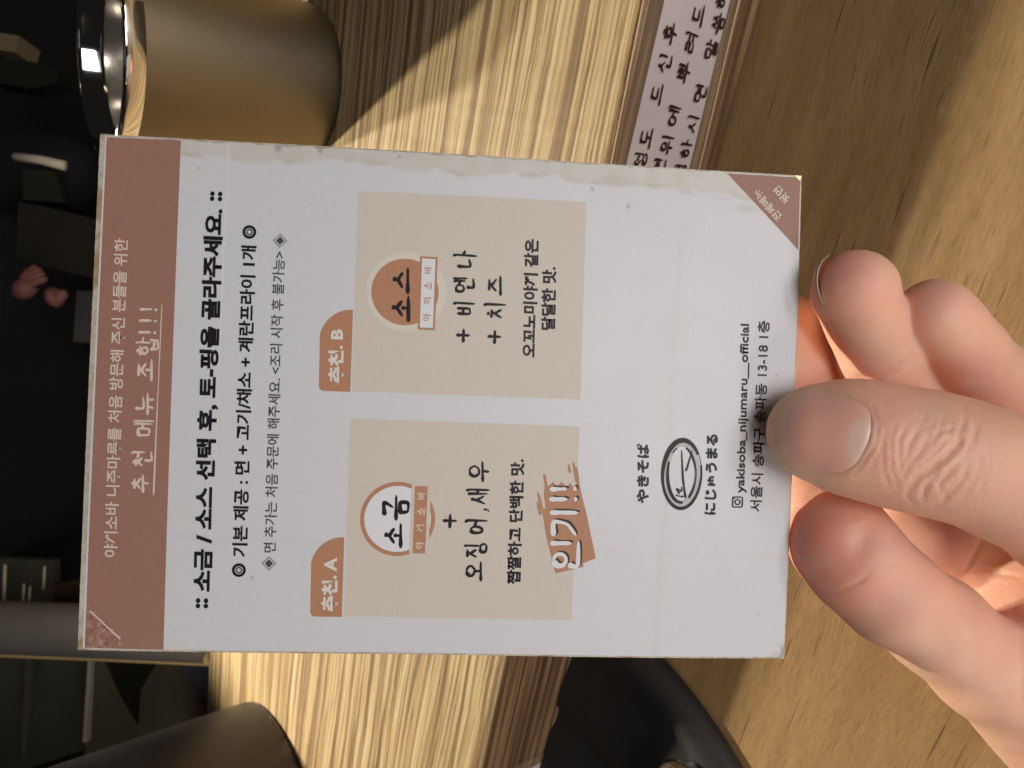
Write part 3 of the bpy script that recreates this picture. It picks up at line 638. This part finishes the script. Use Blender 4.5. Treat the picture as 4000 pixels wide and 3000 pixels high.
# left middle: utensils above the pole
for (u, v0, v1, w, nm, lb) in ((175, 2212, 2290, 7, 'ladle_handle', 'short bright ladle handle standing above the slanting pole'), (94, 2280, 2350, 7, 'ladle_handle', 'pinkish steel handle, left of a pair above the pole'), (118, 2290, 2352, 6, 'ladle_handle', 'greenish bright steel handle, right of a pair above the pole'), (20, 2205, 2345, 9, 'ladle_handle', 'blurred pale steel handle at the left picture edge')):
    a_ = at(u, v0, .66); b_ = at(u-6, v1+14, .66); o = tube(nm, [Vector(), (b_-a_)*.5, b_-a_], [w*.66/F*.6, w*.66/F*.75, w*.66/F*.8], M['glow'], None, 12); o.location = a_; tag(o, lb, 'ladle', 'steel handles standing above the pole')
kquad("utensil_rack", [(-40, 2180), (210, 2190), (215, 2380), (-40, 2400)], .70, M['panel'], 'dim steel utensil rack behind the bright handles', 'rack', .01)
kquad("wooden_tray", [(205, 2285), (330, 2258), (340, 2400), (212, 2400)], .64, simple("dark_tray_wood", (.045, .025, .012), .60), 'dark wooden tray end beside the utensil rack', 'tray', .01)
kquad("saucepan", [(232, 2332), (330, 2312), (335, 2400), (228, 2400)], .60, M['barksteel'], 'small grey saucepan side showing in the wooden tray', 'pan', .005)
# upper left kitchen things
kquad("storage_box", [(-40, 122), (74, 140), (58, 205), (-40, 188)], 1.1, simple("tan_box", (.42, .32, .19), .6), 'tan cardboard box on the far kitchen shelf at upper left', 'box', .05)
o = tube("steel_ladle", [Vector((0, 0, 0)), at(160, 625, .66)-at(58, 612, .66), at(255, 648, .66)-at(58, 612, .66)], [.004, .0042, .0045], M['glow'], None, 14); o.location = at(58, 612, .66); tag(o, 'bright steel handle lying level left of the card corner', 'ladle')
kquad("frying_pan", [(-40, 225), (120, 240), (220, 270), (225, 320), (130, 345), (-40, 320)], .9, simple("green_pan", (.035, .045, .035), .35, .4), 'dark green pan blurred on the kitchen shelf below the tan box', 'pan', .03)
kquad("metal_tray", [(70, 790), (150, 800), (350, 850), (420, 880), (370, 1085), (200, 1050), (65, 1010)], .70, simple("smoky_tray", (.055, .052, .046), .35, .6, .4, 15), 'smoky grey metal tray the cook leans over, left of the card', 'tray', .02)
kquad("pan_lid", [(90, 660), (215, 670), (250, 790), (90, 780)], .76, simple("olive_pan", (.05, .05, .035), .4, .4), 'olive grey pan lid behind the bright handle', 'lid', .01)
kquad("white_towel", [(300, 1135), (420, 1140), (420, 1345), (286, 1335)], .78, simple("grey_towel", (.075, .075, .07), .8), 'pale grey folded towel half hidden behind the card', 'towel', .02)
# ------------------------------------------------------------------ signed distance modelling (hand, cook)
def cone_sdf(P, a, b, ra, rb):
    a = np.array(a, np.float32); b = np.array(b, np.float32); ba = b-a; L2 = float(ba@ba)
    pa0, pa1, pa2 = P[0]-a[0], P[1]-a[1], P[2]-a[2]
    t = np.clip((pa0*ba[0]+pa1*ba[1]+pa2*ba[2])/L2, 0, 1)
    return np.sqrt((pa0-t*ba[0])**2+(pa1-t*ba[1])**2+(pa2-t*ba[2])**2)-(ra+(rb-ra)*t)
def smin(a, b, k):
    h = np.maximum(k-np.abs(a-b), 0)/k; return np.minimum(a, b)-h*h*k*.25
def chain(P, pts, k=1.5):
    d = None
    for (p, r), (q, s_) in zip(pts[:-1], pts[1:]):
        e = cone_sdf(P, p, q, r, s_); d = e if d is None else smin(d, e, k)
    return d
def surface_nets(D, org, h):
    ins = D < 0; nx_, ny_, nz_ = D.shape
    C8 = sum(ins[i:nx_-1+i, j:ny_-1+j, k:nz_-1+k].astype(np.int8) for i in (0, 1) for j in (0, 1) for k in (0, 1))
    act = (C8 > 0) & (C8 < 8); ids = -np.ones(act.shape, np.int64); cells = np.argwhere(act); ids[act] = np.arange(len(cells))
    acc = np.zeros((len(cells), 3)); cnt = np.zeros(len(cells))
    corners = [(i, j, k) for i in (0, 1) for j in (0, 1) for k in (0, 1)]
    val = {c_: D[cells[:, 0]+c_[0], cells[:, 1]+c_[1], cells[:, 2]+c_[2]] for c_ in corners}
    for c1 in corners:
        for ax in range(3):
            if c1[ax]: continue
            c2 = list(c1); c2[ax] = 1; c2 = tuple(c2); v1, v2 = val[c1], val[c2]; m = (v1 < 0) != (v2 < 0)
            t = np.where(m, v1/np.where(m, v1-v2, 1), 0)
            p = np.array(c1, float)[None, :].repeat(len(cells), 0); p[:, ax] += t; acc += p*m[:, None]; cnt += m
    V = (cells+acc/cnt[:, None])*h+np.array(org); faces = []
    for ax in range(3):
        sl1 = [slice(1, -1)]*3; sl1[ax] = slice(0, -1); sl2 = [slice(1, -1)]*3; sl2[ax] = slice(1, None)
        s1 = ins[tuple(sl1)]; s2 = ins[tuple(sl2)]; e = np.argwhere(s1 != s2); fl = s1[tuple(e.T)]
        e = e+1; e[:, ax] -= 1; u, v = [(1, 2), (2, 0), (0, 1)][ax]
        q = []
        for du, dv in ((-1, -1), (0, -1), (0, 0), (-1, 0)):
            c_ = e.copy(); c_[:, u] += du; c_[:, v] += dv; q.append(ids[tuple(c_.T)])
        q = np.stack(q, 1); q[~fl] = q[~fl][:, ::-1]; faces.append(q)
    return V, np.concatenate(faces)
def px(u, v, d, R): c_ = cs(u, v, d); return ((c_.x, c_.y, c_.z), R*d/F)          # all in millimetres
def CH(L_): return [px(*q) for q in L_]
thumb = CH([(3178, 1690, 146.5, 176), (3290, 1703, 145, 203), (3400, 1722, 143.5, 212), (3520, 1750, 142.5, 219), (3660, 1776, 141, 224), (3800, 1815, 140, 222), (3960, 1893, 140, 224), (4200, 2015, 143, 255), (4500, 2230, 152, 330)])
index = CH([(3072, 1318, 170, 166), (3098, 1480, 170, 180), (3135, 1760, 170, 178), (3192, 1945, 165.5, 180), (3290, 2125, 154, 190), (3362, 2212, 151.5, 190), (3475, 2318, 151, 190), (3660, 2445, 153, 188), (3840, 2600, 156, 196), (4010, 2745, 161, 205), (4250, 2960, 163, 240)])
middle = CH([(3340, 1140, 151.5, 163), (3384, 1262, 153.5, 141), (3440, 1400, 156, 146), (3560, 1570, 167, 150), (3690, 1720, 175, 155), (3740, 1860, 182, 160)])
middle2 = CH([(3740, 1860, 182, 160), (3560, 1990, 180, 165), (3650, 2080, 177, 165), (3830, 2200, 176, 175), (4050, 2300, 172, 220)])
ringf = CH([(3652, 1240, 151, 150), (3700, 1298, 152, 143), (3765, 1375, 155, 145), (3882, 1502, 163, 158), (4060, 1682, 170, 170), (4220, 1860, 178, 190), (4300, 2100, 184, 220)])
palm = CH([(4060, 2290, 171, 250), (4110, 2480, 167, 310), (4170, 2700, 165, 330), (4350, 2900, 165, 350)])
h = .40
lo = np.array([50., -90., -204.]); hi = np.array([134., 34., -120.])
X_ = np.arange(lo[0], hi[0], h, dtype=np.float32)[:, None, None]; Y_ = np.arange(lo[1], hi[1], h, dtype=np.float32)[None, :, None]; Z_ = np.arange(lo[2], hi[2], h, dtype=np.float32)[None, None, :]
P = (X_, Y_, Z_)
D = chain(P, palm, 8)
D = smin(D, chain(P, index, 2.5), 2.2)
D = smin(D, smin(chain(P, middle, 2.5), chain(P, middle2, 3), 2), .8)
D = smin(D, chain(P, ringf, 2.5), .7)
D = smin(D, chain(P, thumb, 4), 1.0)
V, Q = surface_nets(D, lo, h)
def to_px(V): return np.stack([2000+F*V[:, 0]/-V[:, 2], 1500-F*V[:, 1]/-V[:, 2]], 1)
# Laplacian smoothing on the quad mesh
def neighbours(Q, n):
    E_ = np.concatenate([Q[:, [0, 1]], Q[:, [1, 2]], Q[:, [2, 3]], Q[:, [3, 0]]]); E_ = np.concatenate([E_, E_[:, ::-1]])
    return E_, np.bincount(E_[:, 0], minlength=n)
E_, deg = neighbours(Q, len(V))
def smooth(V, it, lam=.5):
    for _ in range(it):
        S_ = np.stack([np.bincount(E_[:, 0], V[E_[:, 1], k], minlength=len(V)) for k in range(3)], 1)/np.maximum(deg, 1)[:, None]; V = V+(S_-V)*lam
    return V
def normals(V, Q):
    n_ = np.cross(V[Q[:, 2]]-V[Q[:, 0]], V[Q[:, 3]]-V[Q[:, 1]]); N_ = np.zeros_like(V)
    for k in range(4): 
        for c_ in range(3): N_[:, c_] += np.bincount(Q[:, k], n_[:, c_], minlength=len(V))
    return N_/np.maximum(np.linalg.norm(N_, axis=1), 1e-9)[:, None]
V = smooth(V, 4); NRM = normals(V, Q); UV = to_px(V)
depth = -V[:, 2]; PV = (V[:, 0], V[:, 1], V[:, 2])
others = np.minimum.reduce([chain(PV, q, 2) for q in (index, middle, middle2, ringf, palm)]); is_thumb = np.clip((others-chain(PV, thumb, 4))/1.2+.5, 0, 1)
facing = np.clip(-(NRM*V).sum(1)/np.linalg.norm(V, axis=1)*3, 0, 1)
def dpoly(UV, pts, per=0):
    best = np.full(len(UV), 1e9); par = np.zeros(len(UV)); n = len(pts)-1
    for i in range(n):
        a_ = np.array(pts[i], float); b_ = np.array(pts[i+1], float); ab = b_-a_; t = np.clip(((UV-a_)@ab)/(ab@ab), 0, 1)
        d_ = np.linalg.norm(UV-a_-t[:, None]*ab, axis=1); m = d_ < best; best[m] = d_[m]; par[m] = (i+t[m])/n
    return best, par
def z7(L_): return [(2900+.7232*x, 900+.7232*y) for x, y in L_]
thumb_mask = facing*is_thumb
wr = [([(1135, 1120), (1165, 1150), (1100, 1230), (1000, 1310), (935, 1345), (915, 1390)], .75, 14), ([(1070, 1075), (1110, 1085), (1140, 1060)], .4, 9), ([(880, 1060), (850, 1130), (845, 1220), (860, 1300)], .30, 10), ([(950, 1075), (905, 1150), (890, 1220), (855, 1290)], .35, 10),
      ([(1010, 1110), (960, 1200), (905, 1260), (870, 1330)], .38, 10), ([(1050, 1325), (985, 1390), (975, 1450)], .55, 11), ([(1190, 1240), (1120, 1300), (1065, 1370), (1075, 1430)], .45, 11), ([(1235, 1240), (1185, 1350), (1110, 1440), (1040, 1490)], .32, 11), ([(1290, 1180), (1280, 1300), (1200, 1440)], .22, 12),
      ([(1195, 960), (1205, 1030), (1170, 1090), (1180, 1180)], .3, 10), ([(1240, 990), (1255, 1090), (1235, 1190)], .22, 10), ([(785, 1080), (760, 1190), (765, 1310), (800, 1400)], .2, 9), ([(825, 1040), (800, 1140), (810, 1290), (840, 1400)], .2, 9), ([(1080, 1000), (1060, 1090), (1010, 1170)], .2, 9), ([(1110, 1180), (1040, 1260), (960, 1300)], .4, 9),
      ([(700, 950), (735, 1040), (725, 1150), (655, 1250), (600, 1320)], .32, 9), ([(735, 1000), (770, 1080), (745, 1190), (690, 1290)], .16, 8), ([(1320, 1080), (1340, 1250), (1280, 1420)], .14, 14), ([(1370, 1100), (1400, 1250), (1360, 1420)], .12, 14), ([(900, 1380), (890, 1440), (930, 1480)], .3, 10), ([(1130, 1090), (1090, 1150), (1020, 1230), (930, 1290)], .25, 9), ([(1150, 1350), (1100, 1410), (1090, 1470)], .3, 9)]
rsd = np.random.RandomState(7)
for pts, amp, w in wr:
    d_, t_ = dpoly(UV, z7(pts)); taper = np.sin(np.pi*np.clip(t_*.9+.05, 0, 1))**.6
    V += NRM*(-(np.exp(-(d_/(w*1.15))**2))+.14*np.exp(-((d_-w*2.1)/(w*1.1))**2))[:, None]*(amp*.60*taper*thumb_mask)[:, None]
for k in range(26):                                # fine skin folds across the knuckle
    x0 = rsd.uniform(760, 1330); y0 = rsd.uniform(970, 1330); ln = rsd.uniform(60, 150)
    pts = [(x0, y0), (x0-12+rsd.uniform(-8, 8), y0+ln*.5), (x0-32+rsd.uniform(-14, 14), y0+ln)]
    d_, t_ = dpoly(UV, z7(pts)); V += NRM*(-np.exp(-(d_/9)**2)*rsd.uniform(.04, .09)*np.sin(np.pi*np.clip(t_, .02, .98))*thumb_mask)[:, None]
other = facing*(1-is_thumb)
for pts, amp, w in [([(3258, 2314), (3311, 2298), (3364, 2271), (3404, 2232)], .28, 10), ([(3330, 2190), (3360, 2140), (3372, 2090), (3350, 2040)], .6, 45), ([(3400, 2160), (3460, 2200), (3530, 2190)], .2, 26),
                    ([(3090, 2000), (3140, 1968), (3190, 1925)], .45, 10), ([(3330, 1478), (3421, 1476), (3500, 1445), (3560, 1395)], .75, 14), ([(3768, 1500), (3850, 1472), (3912, 1400)], .35, 16), ([(3860, 2060), (3800, 2180), (3762, 2251)], .6, 12), ([(3762, 2245), (3860, 2235), (4000, 2256)], .6, 11),
                    ([(3755, 2258), (3790, 2320), (3812, 2420), (3808, 2520), (3785, 2655)], .45, 26), ([(3985, 2480), (3996, 2600), (3990, 2760)], .6, 12), ([(3930, 2330), (3960, 2400), (4000, 2440)], .2, 18), ([(3232, 1250), (3260, 1290), (3262, 1330)], .15, 9), ([(3290, 1300), (3400, 1310), (3490, 1270)], .10, 14)]:
    d_, t_ = dpoly(UV, pts); V += NRM*(-(np.exp(-(d_/w)**2))+.08*np.exp(-((d_-w*2)/(w*1.1))**2))[:, None]*(amp*.75*np.sin(np.pi*np.clip(t_*.9+.05, 0, 1))**.9*other)[:, None]
# nail bed: flatten slightly so the nail plate seats
NAIL = z7([(205, 990), (250, 925), (318, 890), (400, 880), (500, 888), (600, 912), (665, 945), (696, 985), (700, 1050), (686, 1130), (655, 1205), (612, 1268), (560, 1302), (480, 1310), (390, 1296), (300, 1262), (225, 1205), (186, 1130), (180, 1055)])
nc = np.mean(np.array(NAIL), 0)
def inside_ratio(UV, poly, c_):                    # 0 at the centre, 1 on the outline
    pol = np.array(poly)-c_; ang = np.arctan2(pol[:, 1], pol[:, 0]); rr = np.hypot(pol[:, 0], pol[:, 1]); o_ = np.argsort(ang); ang, rr = ang[o_], rr[o_]
    ang = np.concatenate([ang-2*np.pi, ang, ang+2*np.pi]); rr = np.tile(rr, 3); q = UV-c_; return np.hypot(q[:, 0], q[:, 1])/np.interp(np.arctan2(q[:, 1], q[:, 0]), ang, rr)
nr = inside_ratio(UV, NAIL, nc)
V += NRM*(-.36*np.clip((1.04-nr)/.12, 0, 1)*thumb_mask+.12*np.exp(-((nr-1.16)/.09)**2)*thumb_mask*(UV[:, 0] > 3060))[:, None]
skin_low = V.copy()
# colour of the skin, with painted shade in gaps and warm light on edges
col = np.tile(np.array([.82, .46, .325]), (len(V), 1))
def cblend(cc, w): 
    global col
    w = np.clip(w, 0, 1)[:, None]; col = col*(1-w)+np.array(cc)*w
def blob(u, v, ru, rv, cc, k, dm=None): 
    w = k*np.exp(-(((UV[:, 0]-u)/ru)**2+((UV[:, 1]-v)/rv)**2))
    if dm is not None: w = w*dm
    cblend(cc, w)
th = is_thumb; nt_ = 1-th
RED = (.86, .29, .22); PALE = (.86, .58, .41); MAUVE = (.66, .34, .29)
blob(3300, 1060, 130, 120, (0.781, 0.329, 0.293), .75, nt_); blob(3640, 1160, 120, 110, (0.708, 0.366, 0.329), .6, nt_); blob(3120, 1230, 120, 150, (0.756, 0.366, 0.244), .5, nt_)
blob(3400, 1370, 120, 90, PALE, .6, nt_); blob(3700, 1330, 110, 90, PALE, .5, nt_); blob(3170, 2130, 190, 190, RED, .9, nt_); blob(3300, 2330, 150, 80, RED, .6, nt_)
blob(3520, 2380, 150, 110, MAUVE, .5, nt_); blob(3650, 2560, 160, 90, PALE, .5, nt_); blob(3620, 2100, 200, 90, (0.610, 0.366, 0.329), .8, nt_); blob(3900, 2150, 100, 70, (0.671, 0.537, 0.403), .8, nt_); blob(3900, 2450, 110, 120, (0.708, 0.366, 0.281), .6, nt_)  # shaded gap under the thumb and pale lit palm patch painted in
blob(3400, 1480, 110, 60, MAUVE, .5, nt_); blob(3840, 1440, 130, 90, MAUVE, .5, nt_); blob(3150, 1520, 90, 100, MAUVE, .5, nt_); blob(3860, 2700, 120, 140, PALE, .5, nt_)  # mauve darkening paints shade into the finger folds
blob(3040, 1700, 70, 160, (0.854, 0.549, 0.293), .7, th); blob(3460, 1670, 60, 80, (0.732, 0.329, 0.268), .7, th); blob(3430, 1790, 60, 60, (0.708, 0.329, 0.268), .6, th); blob(3700, 1720, 170, 120, (0.756, 0.488, 0.354), .5, th); blob(3300, 1880, 150, 40, (0.854, 0.561, 0.317), .5, th); blob(3850, 1950, 180, 110, (0.769, 0.451, 0.317), .5, th)  # orange tip and lower edge paint a warm glow onto the thumb
mot = fb(UV[:, 0], UV[:, 1], 60, 61); cblend((.80, .36, .28), (mot-.5)*.7); cblend((.82, .60, .44), (fb(UV[:, 0], UV[:, 1], 95, 66)-.52)*.9)
me = bpy.data.meshes.new("hand"); Wm = np.array(ROT)
VW = (V/1000.) @ Wm.T+np.array(CAM); org = VW.mean(0)
me.from_pydata((VW-org).tolist(), [], Q.tolist()); me.update()
me.polygons.foreach_set("use_smooth", [True]*len(me.polygons))
ca = me.color_attributes.new("skin", 'FLOAT_COLOR', 'POINT'); ca.data.foreach_set("color", np.concatenate([col, np.ones((len(col), 1))], 1).astype(np.float32).ravel())
def skin_mat():
    t = NT("skin"); v = t.n('ShaderNodeVertexColor', layer_name="skin").outputs[0]; mp = t.mapping((1, 1, 1))
    n1 = t.noise(mp, 900, 4, .6); n2 = t.noise(mp, 180, 4, .6)
    vo = t.n('ShaderNodeTexVoronoi', i_Vector=mp, i_Scale=2200.0); vo.feature = 'DISTANCE_TO_EDGE'
    rd = t.n('ShaderNodeTexWave', i_Vector=mp, i_Scale=420.0, i_Distortion=3.0, i_Detail=2.0); 
    c_ = t.mix(t.math('MULTIPLY', t.math('SUBTRACT', n2, .4, True), .8), v, (.78, .34, .27)); c_ = t.mix(t.math('MULTIPLY', n1, .16), c_, (.86, .66, .52))
    hgt = t.math('ADD', t.math('ADD', t.math('MULTIPLY', vo.outputs[0], .60), t.math('MULTIPLY', n1, .6)), t.math('MULTIPLY', rd.outputs[1], .10))
    m = t.out(c_, t.math('ADD', t.math('MULTIPLY', n1, .2), .38), hgt, .5, .00032, Subsurface_Weight=.6, Subsurface_Scale=.0055)
    t.b.inputs['Subsurface Radius'].default_value = (1, .35, .18); t.b.inputs['Specular IOR Level'].default_value = .42
    return m
M['skin'] = skin_mat(); me.materials.append(M['skin'])
hand = bpy.data.objects.new("hand", me); COL.objects.link(hand); hand.location = org
tag(hand, 'left hand pinching the menu card between thumb and bent fingers', 'hand')
ss = hand.modifiers.new("smooth", 'SUBSURF'); ss.levels = 1; ss.render_levels = 1
# thumb nail: a curved plate laid on the nail bed
bvh = BVHTree.FromPolygons((smooth(skin_low.copy(), 30)).tolist(), Q.tolist())
rings_ = 16; seg = 72; vs, fs = [], []; ncol = []
pol = np.array(NAIL)-nc; ang = np.arctan2(pol[:, 1], pol[:, 0]); rr = np.hypot(pol[:, 0], pol[:, 1]); o_ = np.argsort(ang); ang, rr = ang[o_], rr[o_]; A3 = np.concatenate([ang-2*np.pi, ang, ang+2*np.pi]); R3 = np.tile(rr, 3)
R3s = R3
for i in range(rings_+1):
    fr = i/rings_
    for k in range(seg):
        w = -math.pi+2*math.pi*k/seg; r = np.interp([w-.12, w, w+.12], A3, R3).mean()*fr*1.0
        u, v_ = nc[0]+r*math.cos(w), nc[1]+r*math.sin(w); ray = Vector(cs(u, v_, 1)).normalized()
        hit, nn, _, _ = bvh.ray_cast(Vector((0, 0, 0)), ray)
        if hit is None: hit = ray*140; nn = -ray
        off = .34-.36*max(0, (fr-.80)/.20)**2
        p = hit-ray*off*1.0; vs.append(p)
        lun = max(0, 1-((u-3372)/72)**2-((v_-1745)/125)**2); free = max(0, min(1, (3075-u)/22+.3))
        cc = np.array([.84, .45, .36]); cc = cc*(1-min(1, lun*2.5)*.6)+np.array([.74, .60, .50])*min(1, lun*2.5)*.6; cc = cc*(1-free*.5)+np.array([.88, .62, .45])*free*.5; ncol.append((*cc, 1))
for i in range(rings_):
    for k in range(seg): k2 = (k+1) % seg; fs.append((i*seg+k, (i+1)*seg+k, (i+1)*seg+k2, i*seg+k2))
fs = [f[::-1] for f in fs]
nt2 = NT("nail_plate"); vc = nt2.n('ShaderNodeVertexColor', layer_name="nail").outputs[0]; nn_ = nt2.noise(nt2.mapping((1, 1, 1)), 500, 3, .6)
nailm = nt2.out(vc, .34, nn_, .10, .0002, Subsurface_Weight=.25, Subsurface_Scale=.001, Coat_Weight=.12, Coat_Roughness=.2)
nv = [CAM+ROT @ (Vector(p)/1000)-Vector(org) for p in vs]
nail = mesh_obj("thumbnail", nv, fs, nailm, hand, True)
ca = nail.data.color_attributes.new("nail", 'FLOAT_COLOR', 'POINT'); ca.data.foreach_set("color", np.array(ncol, np.float32).ravel())
# edge of the middle finger's nail, a thin pale sliver
pts = [(3236, 996), (3208, 1018), (3188, 1048), (3181, 1085), (3184, 1120), (3196, 1155), (3214, 1190)]
vs, fs = [], []
for i, (u, v_) in enumerate(pts):
    w = 13*math.sin(math.pi*(i+.6)/(len(pts)+.2))
    for du, dd in ((-3, 154), (-5, 152), (w-2, 147.7), (w, 148.7)):
        vs.append(CAM+ROT @ (cs(u+du, v_, dd)/1000)-Vector(org))
for i in range(len(pts)-1):
    for j in range(3): k = i*4+j; fs.append((k, k+1, k+5, k+4))
fn = mesh_obj("fingernail", vs, fs, simple("nail_edge", (.66, .52, .36), .35, 0, .05), hand, True); fn['label'] = 'pale nail edge of the middle finger'
# ------------------------------------------------------------------ the cook in black across the counter
def person():
    base = at(80, 1500, .98); zb = base.z
    cx, cy = base.x, base.y
    f = lambda x, y, z, r: ((x*1000, y*1000, z*1000), r*1000)
    h_ = 14.
    lo_ = np.array([-430., -330., -930.]); hi_ = np.array([430., 330., 900.])
    X2 = np.arange(lo_[0], hi_[0], h_)[:, None, None]; Y2 = np.arange(lo_[1], hi_[1], h_)[None, :, None]; Z2 = np.arange(lo_[2], hi_[2], h_)[None, None, :]
    Pp = (X2, Y2, Z2)
    tor = smin(chain(Pp, [f(-.09, 0, -.05, .12), f(-.12, 0, .38, .11)], 40), chain(Pp, [f(.09, 0, -.05, .12), f(.12, 0, .38, .11)], 40), 60)
    d = smin(tor, chain(Pp, [f(0, .0, .45, .06), f(0, -.02, .56, .055)], 30), 40)
    d = smin(d, chain(Pp, [f(0, -.04, .64, .092), f(0, -.03, .70, .098)], 30), 20)
    for s_ in (-1, 1):
        d = smin(d, chain(Pp, [f(.18*s_, 0, .42, .062), f(.25*s_, -.03, .16, .048), f(.20*s_, -.20, .05, .038)], 30), 25)
        d = smin(d, chain(Pp, [f(.09*s_, 0, -.05, .10), f(.10*s_, .0, -.45, .075), f(.10*s_, .02, -.85, .05)], 30), 25)
    V2, Q2 = surface_nets(np.broadcast_to(d, d.shape), lo_, h_)
    rt = empty("person", (cx, cy, zb-.10), 'cook in black clothes standing in the dark kitchen behind the card', 'person')
    o = mesh_obj("body", (V2/1000).tolist(), Q2.tolist(), M['black'], rt, True)
    return rt
cook = person()
cook.rotation_euler = (0, 0, math.radians(25)); cook.scale = (1.15, 1.15, 1.05)
# the cook's fingers over the tray: a small hand with separate fingers
sk = simple("cook_skin", (.20, .085, .08), .6)
def cook_hand(u, v, d, dirs, label):
    hd = empty("cook_hand", at(u, v, d), label, 'hand')
    b0 = hd.location
    P_ = at(dirs[0][0], dirs[0][1], d)-b0
    tube("palm", [P_*-.6, P_*-.2, P_*.25], [.006, .010, .009], sk, hd, 16)
    for k, (uu, vv) in enumerate(dirs):
        q = at(uu, vv, d)-b0; tube("finger", [Vector(), q*.5+Vector((0, 0, .003)), q*.85, q], [.0045, .0045, .004, .002], sk, hd, 12)
    return hd
cook_hand(105, 1120, .66, [(170, 1062), (158, 1046), (140, 1036), (182, 1085), (120, 1045)], 'pink blurred fingers of the cook reaching over the smoky tray')
cook_hand(215, 1160, .66, [(262, 1142), (258, 1160), (250, 1178), (232, 1132), (264, 1150)], 'smaller pink blurred fingers of the cook just left of the towel')
# sleeves joining the hands to the cook
